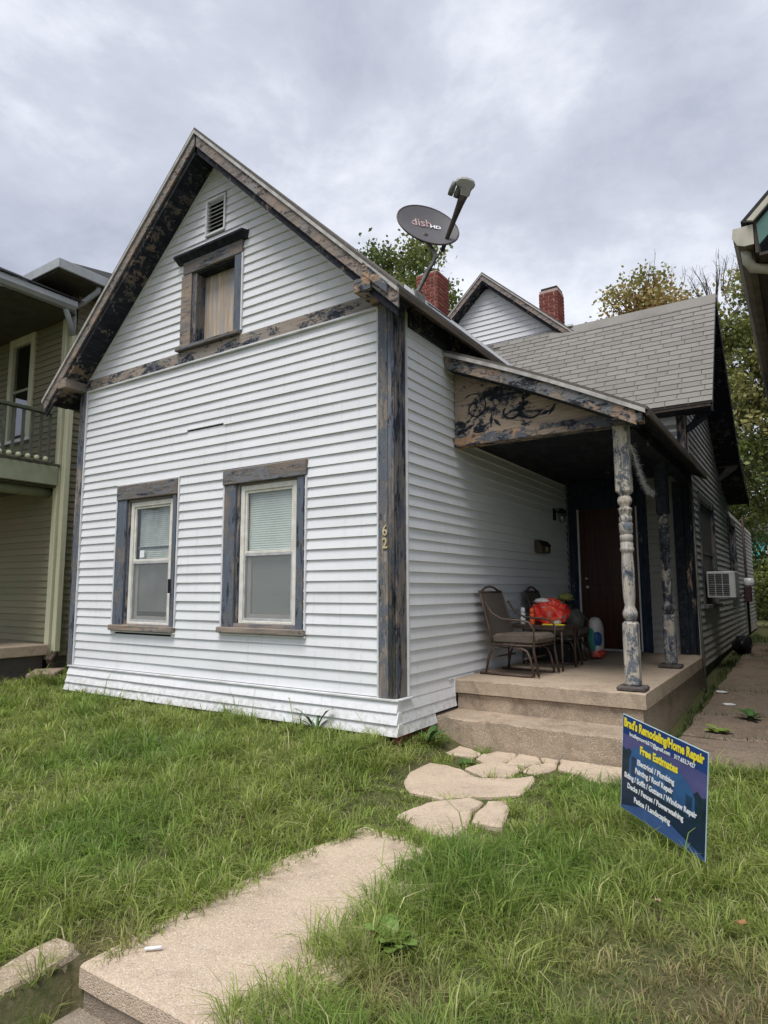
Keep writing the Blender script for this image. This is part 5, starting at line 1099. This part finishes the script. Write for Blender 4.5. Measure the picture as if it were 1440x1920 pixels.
tree('tree with yellowing leaves behind the grey shingled wing', (-1.35, 22.0), 13.8, 11.3, (2.1, 2.0, 2.5), 105, 100, 0.17, YEL, 9, bare=6)
tree('half bare tree behind the end of the shingled ridge', (0.9, 23.0), 14.0, 11.6, (1.3, 1.3, 1.8), 6, 14, 0.15, YEL, 12, bare=26, trunk_r=0.13)
tree('big green tree beyond the side yard beside the teal house', (3.1, 21.0), 13.0, 7.7, (3.0, 2.6, 5.2), 330, 110, 0.18, [(0.15, 0.19, 0.05), (0.21, 0.235, 0.07), (0.10, 0.14, 0.042), (0.29, 0.285, 0.095), (0.34, 0.30, 0.12)], 15, bare=10, trunk_r=0.24)
tree('low dark tree over the far board fence', (0.4, 27.0), 6.0, 4.6, (2.2, 2.0, 2.3), 90, 80, 0.18, GRN[:3], 18)

tree('bushy green shrub where the side yard meets the fence', (2.75, 17.5), 1.8, 0.85, (1.0, 0.8, 0.95), 45, 90, 0.11, GRN, 22, trunk_r=0.04, group='shrubs at the end of the side yard')
tree('tall dark shrub leaning over the far board fence', (1.95, 22.8), 3.2, 1.5, (1.3, 0.9, 1.5), 60, 90, 0.14, GRN[:3], 23, trunk_r=0.05, group='shrubs at the end of the side yard')

# ------------------------------------------------------------------ grass
def in_poly(px, py, poly):
    ins = np.zeros(len(px), bool); n = len(poly)
    for i in range(n):
        (x0, y0), (x1, y1) = poly[i][:2], poly[(i+1) % n][:2]
        c = ((y0 > py) != (y1 > py)) & (px < (x1-x0)*(py-y0)/((y1-y0) or 1e-9)+x0); ins ^= c
    return ins
def shrink(poly, k):
    c = np.mean(np.array(poly), 0); return [tuple(c+(np.array(p)-c)*k) for p in poly]
def clump(x, y): return 0.5+0.25*np.sin(x*4.3+1.3*np.sin(y*3.1))*np.cos(y*5.1+x*1.3)+0.25*np.sin(x*9.7+y*7.9+2*np.sin(x*3.3))*np.cos(y*11.3-x*4.1)
def blot(x, y, s): return 0.5+0.5*np.sin(x*1.9*s+1.7*np.sin(y*1.3*s+0.5))*np.cos(y*2.3*s+1.1*np.sin(x*1.7*s))
rg = np.random.default_rng(4)
N = 1500000
px = rg.uniform(-10.5, 4.3, N); py = rg.uniform(-4.5, 1.4, N)
d = np.hypot(px-CAM_P[0], py-CAM_P[1]); d3 = np.hypot(d, 1.5)
rho = 36000/d3**1.25; keep = rg.uniform(0, 1, N) < rho/(N/(14.8*5.9))
def culled(px, py, mg=0.22):
    v = np.stack([px-CAM_P[0], py-CAM_P[1], gz(px, py)-CAM_P[2]], 1); w = v@np.array(CF); q = (v@np.array(CR))/np.maximum(w, 1e-3)*FPX/720; r_ = (v@np.array(CU))/np.maximum(w, 1e-3)*FPX/960
    return (w > 0.2) & (np.abs(q) < 1+mg) & (np.abs(r_) < 1+mg)
keep &= culled(px, py)
px, py = px[keep], py[keep]
jx = rg.normal(0, 0.030, len(px))+0.03*np.sin(py*5+px*3); ok = ~in_poly(px+jx, py+jx*0.5, [(0.67, -3.3), (1.36, -3.3), (1.33, -2.4), (1.28, -1.9), (1.40, -1.43), (0.86, -1.39), (0.75, -1.8), (0.69, -2.5)])
ok &= ~((px > 0.5) & (px < 1.76) & (py < -3.08)); ok &= ~((px > 0.255) & (px < 0.475) & (py < -3.05))
ok &= ~((px > -4.86) & (px < 0.215) & (py > -0.085)) & ~((px > 0.1) & (px < 2.02) & (py > 0.60)) & ~((px > 2.08) & (py > 1.02)) & ~((px < -6.35) & (py > -0.6)) & (px < 3.4)
edge = np.ones(len(px))
for s_ in STONES: ok &= ~in_poly(px+0.6*jx[:len(px)], py+0.6*jx[:len(px)], shrink(s_, 0.95))
path = (px > 0.45) & (px < 1.55) & (py > -1.33) & (py < 0.62)
px, py, path = px[ok], py[ok], path[ok]
thin = ((px-2.78)/0.55)**2+((py+2.05)/0.45)**2; thin2 = ((px-1.80)/0.20)**2+((py+2.62)/0.16)**2; thin3 = ((px-2.2)/0.9)**2+((py-0.75)/0.3)**2
dry = np.exp(-thin)+0.8*np.exp(-thin2)+0.9*np.exp(-((px-0.52)/0.13)**2-((py+3.0)/0.14)**2)
kp = rg.uniform(0, 1, len(px)) > np.clip(dry*0.55, 0, 0.6); kp &= ~(path & (rg.uniform(0, 1, len(px)) < 0.1))
px, py, path, dry = px[kp], py[kp], path[kp], dry[kp]
# a third of the blades gather in tufts that fan outwards
tuft = rg.uniform(0, 1, len(px)) < 0.50; ti = np.nonzero(tuft)[0]; heads = rg.choice(ti, size=max(1, len(ti)//34), replace=False)
pick = heads[rg.integers(0, len(heads), len(ti))]; ox = rg.normal(0, 0.026, len(ti)); oy = rg.normal(0, 0.026, len(ti)); spill = rg.uniform(0.75, 1.5, len(px)); hx = px[pick].copy(); hy = py[pick].copy(); sp_ = spill[pick].copy()
px[ti] = hx+ox; py[ti] = hy+oy; tang = np.zeros(len(px)); tang[ti] = np.arctan2(oy, ox); tsc = np.ones(len(px)); tsc[ti] = sp_*1.25
path = (px > 0.40) & (px < 1.62) & (py > -1.36) & (py < 0.62)
dry = np.exp(-((px-2.78)/0.50)**2-((py+2.05)/0.42)**2)+0.8*np.exp(-((px-1.80)/0.20)**2-((py+2.62)/0.16)**2)+0.9*np.exp(-((px-0.52)/0.13)**2-((py+3.0)/0.14)**2)
on_stone = np.zeros(len(px), bool)
for s_ in STONES: on_stone |= in_poly(px, py, shrink(s_, 0.97))
on_stone |= in_poly(px, py, [(0.69, -3.3), (1.33, -3.3), (1.29, -2.4), (1.24, -1.9), (1.36, -1.45), (0.88, -1.42), (0.77, -1.8), (0.71, -2.5)])
n = len(px); d = np.hypot(px-CAM_P[0], py-CAM_P[1])
cl = clump(px, py); big = blot(px, py, 1.0); big2 = blot(px+3, py-2, 2.7)
hh = (0.042+0.085*cl)*rg.uniform(0.55, 1.35, n)*np.where(path, 0.50, 1)*(1-0.62*np.clip(dry, 0, 1))*np.where(on_stone, 0.12, 1); hh *= np.where(rg.uniform(0, 1, n) < 0.03, 1.6, 1)
hh *= 1+0.15*np.exp(-((px-2.47)/0.4)**2-((py+1.0)/0.32)**2)+0.35*np.exp(-((px-1.6)/0.25)**2-((py+1.7)/0.7)**2)
wall_w = (py > -0.22) & (px < 0.2) & (px > -4.8) & (rg.uniform(0, 1, n) < 0.03); hh = np.where(wall_w, hh*rg.uniform(1.5, 2.8, n), hh)
ww = (0.0012+0.00036*d)*rg.uniform(0.7, 1.5, n)
ang = np.where(tuft, tang+rg.normal(0, 0.5, n), rg.uniform(0, 6.283, n)); lean = rg.uniform(0.35, 1.6, n); hh = hh*tsc
dx_, dy_ = np.cos(ang), np.sin(ang); a2 = ang+1.571+rg.normal(0, 0.6, n); sx_, sy_ = np.cos(a2)*ww, np.sin(a2)*ww
z0 = gz(px, py)-0.01
mx_, my_, mz_ = px+dx_*hh*lean*0.33, py+dy_*hh*lean*0.33, z0+hh*0.62
tx, ty, tz = px+dx_*hh*lean, py+dy_*hh*lean, z0+hh*(0.62+0.38*np.clip(1.15-lean*0.85, -0.35, 1))
V = np.empty((n, 5, 3)); V[:, 0] = np.stack([px-sx_, py-sy_, z0], 1); V[:, 1] = np.stack([px+sx_, py+sy_, z0], 1); V[:, 2] = np.stack([mx_+sx_*0.8, my_+sy_*0.8, mz_], 1); V[:, 3] = np.stack([mx_-sx_*0.8, my_-sy_*0.8, mz_], 1); V[:, 4] = np.stack([tx, ty, tz], 1)
F = (np.arange(n)[:, None]*5+np.array([0, 1, 2, 3, 3, 2, 4])).ravel(); SZ = np.tile([4, 3], n)
ga = np.array([0.185, 0.275, 0.050]); gb = np.array([0.290, 0.350, 0.085]); gs = np.array([0.50, 0.46, 0.24]); gd = np.array([0.34, 0.24, 0.145]); gc_ = np.array([0.125, 0.245, 0.048])
k1 = np.clip(big*0.8+rg.normal(0, 0.22, n), 0, 1)[:, None]; base = ga*(1-k1)+gb*k1
k2 = (rg.uniform(0, 1, n) < (0.10+0.20*big2*big)).astype(float)[:, None]*rg.uniform(0.3, 1, (n, 1)); base = base*(1-k2)+gs*k2
k3 = (np.clip(0.8-big*1.6, 0, 1)*(rg.uniform(0, 1, n) < 0.5))[:, None]; base = base*(1-k3)+gc_*k3
k4 = np.clip(dry*1.1, 0, 1)[:, None]*rg.uniform(0.3, 1, (n, 1)); base = base*(1-k4)+gd*k4
tc_ = np.ones(n); tc_[ti] = 0.7+0.6*((hx*977.3+hy*531.7) % 1.0); base = base*tc_[:, None]*rg.uniform(0.75, 1.3, (n, 1)); col = np.concatenate([np.repeat(base, 5, 0), np.ones((n*5, 1))], 1)
gme = np_mesh('lawn_grass', V.reshape(-1, 3), F, SZ, col); go = mk('lawn_grass', gme, 'grass'); go['kind'] = 'stuff'; go['label'] = 'long unmown green grass of the front lawn'; go['category'] = 'grass'
# sparse grass and moss at the foot of the walls and between the paving bays
N = 14000; qx = rg.uniform(1.98, 3.4, N); qy = rg.uniform(0.7, 14, N)
near = (np.abs(qx-2.08)+0.5*np.abs(np.sin(qy*2.1))*0.15 < 0.10) | (np.min([np.abs(qy-b+0.1*np.sin(qx*4)) for b in (2.0, 3.05, 4.55, 7.63)], 0) < 0.045*(0.4+blot(qx, qy, 2))) | ((qy > 8) & (blot(qx, qy, 1.5) > 0.55)) | ((qx > 2.9) & (blot(qx, qy, 1.3) > 0.6)) | ((qx > 2.0) & (qy < 1.15))
qx, qy = qx[near], qy[near]; n = len(qx); hh = rg.uniform(0.03, 0.10, n); ang = rg.uniform(0, 6.28, n); ww = rg.uniform(0.003, 0.008, n); z0 = gz(qx, qy)+0.0
V = np.stack([np.stack([qx-np.sin(ang)*ww, qy+np.cos(ang)*ww, z0], 1), np.stack([qx+np.sin(ang)*ww, qy-np.cos(ang)*ww, z0], 1), np.stack([qx+np.cos(ang)*hh*0.7, qy+np.sin(ang)*hh*0.7, z0+hh], 1)], 1).reshape(-1, 3)
base = np.array([0.055, 0.095, 0.022])*rg.uniform(0.6, 1.5, (n, 1)); col = np.concatenate([np.repeat(base, 3, 0), np.ones((n*3, 1))], 1)
gme = np_mesh('yard_weeds', V, np.arange(n*3), np.full(n, 3), col); go = mk('yard_weeds', gme, 'grass'); go['kind'] = 'stuff'; go['label'] = 'thin weeds in the joints of the side yard paving'; go['category'] = 'weeds'

# ------------------------------------------------------------------ single weeds and litter
M['weed'] = plain('weed_leaf', (0.165, 0.26, 0.06), (0.12, 0.20, 0.045), 14, 0.5, 0.35); M['weed_dark'] = plain('weed_leaf_dark', (0.040, 0.105, 0.022), (0.055, 0.12, 0.028), 14, 0.5, 0.35); M['weed_pale'] = plain('weed_leaf_pale', (0.20, 0.26, 0.05), (0.15, 0.21, 0.045), 14, 0.5)
def weed(label, x, y, n, L_, W_, mat, seed, lift=0.6, z=None):
    rg = random.Random(seed); z = gz1(x, y) if z is None else z; t = thing('weed', label, 'weed', (x, y, z))
    MB().tube([(0, 0, -0.01), (0.005, 0, L_*0.35)], 0.005, 6).build('stem', mat, t, local=True)
    for k in range(n):
        a = 2*math.pi*k/n+rg.uniform(-0.4, 0.4); l = L_*rg.uniform(0.6, 1.15); w = W_*rg.uniform(0.7, 1.2); e = lift*rg.uniform(0.4, 1.3)
        ca, sa = math.cos(a), math.sin(a); prof_ = [(0.08, 0.12), (0.35, 0.75), (0.62, 1.0), (0.85, 0.7)]; hgt = lambda q: l*(e*q-0.55*e*q*q)+0.01
        mid = [(ca*l*q, sa*l*q, hgt(q)-0.12*w) for q, _ in prof_]; le = [(ca*l*q-sa*w*v, sa*l*q+ca*w*v, hgt(q)+rg.uniform(-0.1, 0.15)*w) for q, v in prof_]; re = [(ca*l*q+sa*w*v, sa*l*q-ca*w*v, hgt(q)+rg.uniform(-0.1, 0.15)*w) for q, v in prof_]
        vs = mid+le+re+[(ca*l, sa*l, hgt(1.0))]; fs = []
        for i in range(3): fs += [(i, i+1, 5+i, 4+i), (i+1, i, 8+i, 9+i)]
        fs += [(3, 12, 7), (12, 3, 11)]
        m = MB(); m.add(vs, fs, True); m.build('leaf', mat, t, local=True)
    return t
weed('pale broadleaf weed at the edge of the long walk slab', 1.62, -2.33, 12, 0.125, 0.030, 'weed', 1, 1.7)
weed('dark leafy weed beside the brick corner of the steps', 0.30, 0.30, 14, 0.17, 0.030, 'weed_dark', 2, 1.2)
weed('yellow green rosette weed on the side yard concrete', 2.40, 2.24, 10, 0.14, 0.035, 'weed_pale', 3, 0.5, yz(2.4, 2.24))
weed('bushy dark weed in a joint of the side yard concrete', 2.62, 2.95, 13, 0.16, 0.035, 'weed_dark', 4, 1.1, yz(2.62, 2.95))
weed('leafy weed against the white siding of the front wall', -0.62, -0.14, 9, 0.20, 0.022, 'weed_dark', 5, 2.0)
weed('small broad leaf weed among flagstones', 0.72, 0.18, 8, 0.09, 0.022, 'weed_dark', 6, 0.8)
def dead_leaf(label, x, y, s, rz, mat='deadleaf'):
    z = gz1(x, y)+0.075; o = MB().add([(-s, 0, 0.01), (-s*0.3, s*0.45, 0), (s*0.5, s*0.4, 0.015), (s, 0, 0.0), (s*0.4, -s*0.45, 0.012), (-s*0.3, -s*0.4, 0.0), (0, 0, -0.006)], [(0, 1, 6), (1, 2, 6), (2, 3, 6), (3, 4, 6), (4, 5, 6), (5, 0, 6)]).build('dead_leaf', mat)
    o.location = (x, y, z); o.rotation_euler = (0.2, 0.15, rz); tag(o, label, 'leaf')
M['deadleaf'] = plain('dead_leaf', (0.34, 0.17, 0.07), (0.24, 0.12, 0.06), 20, 0.7); M['paleleaf'] = plain('pale_leaf', (0.45, 0.33, 0.22), (0.36, 0.26, 0.18), 20, 0.7)
dead_leaf('orange dead leaf lying in the grass beyond the yard sign', 2.86, -1.52, 0.030, 0.5); dead_leaf('pale curled leaf in the grass below the yard sign', 2.52, -1.50, 0.028, 1.9, 'paleleaf')
lt_ = MB().tube([(0.745, -2.93, wz(0, -2.93)+0.014), (0.80, -2.885, wz(0, -2.9)+0.016)], 0.007, 8).build('paper_scrap', 'letter_white'); tag(at_loc(lt_, (0.77, -2.9, wz(0, -2.9)+0.005)), 'small white roll of litter on the end of the walk', 'litter')
for k, (x, y, lb) in enumerate(((2.36, 3.62, 'crumpled white paper on the side yard concrete'), (2.22, 4.30, 'torn white scrap near the thin grey pipe'))):
    o = blob('paper_scrap', None, 'paint_white', (x, y, yz(x, y)+0.012), (0.07, 0.035, 0.014), 90+k, 2.2, 12, 6, 0.3); tag(at_loc(o, (x, y, yz(x, y))), lb, 'litter')
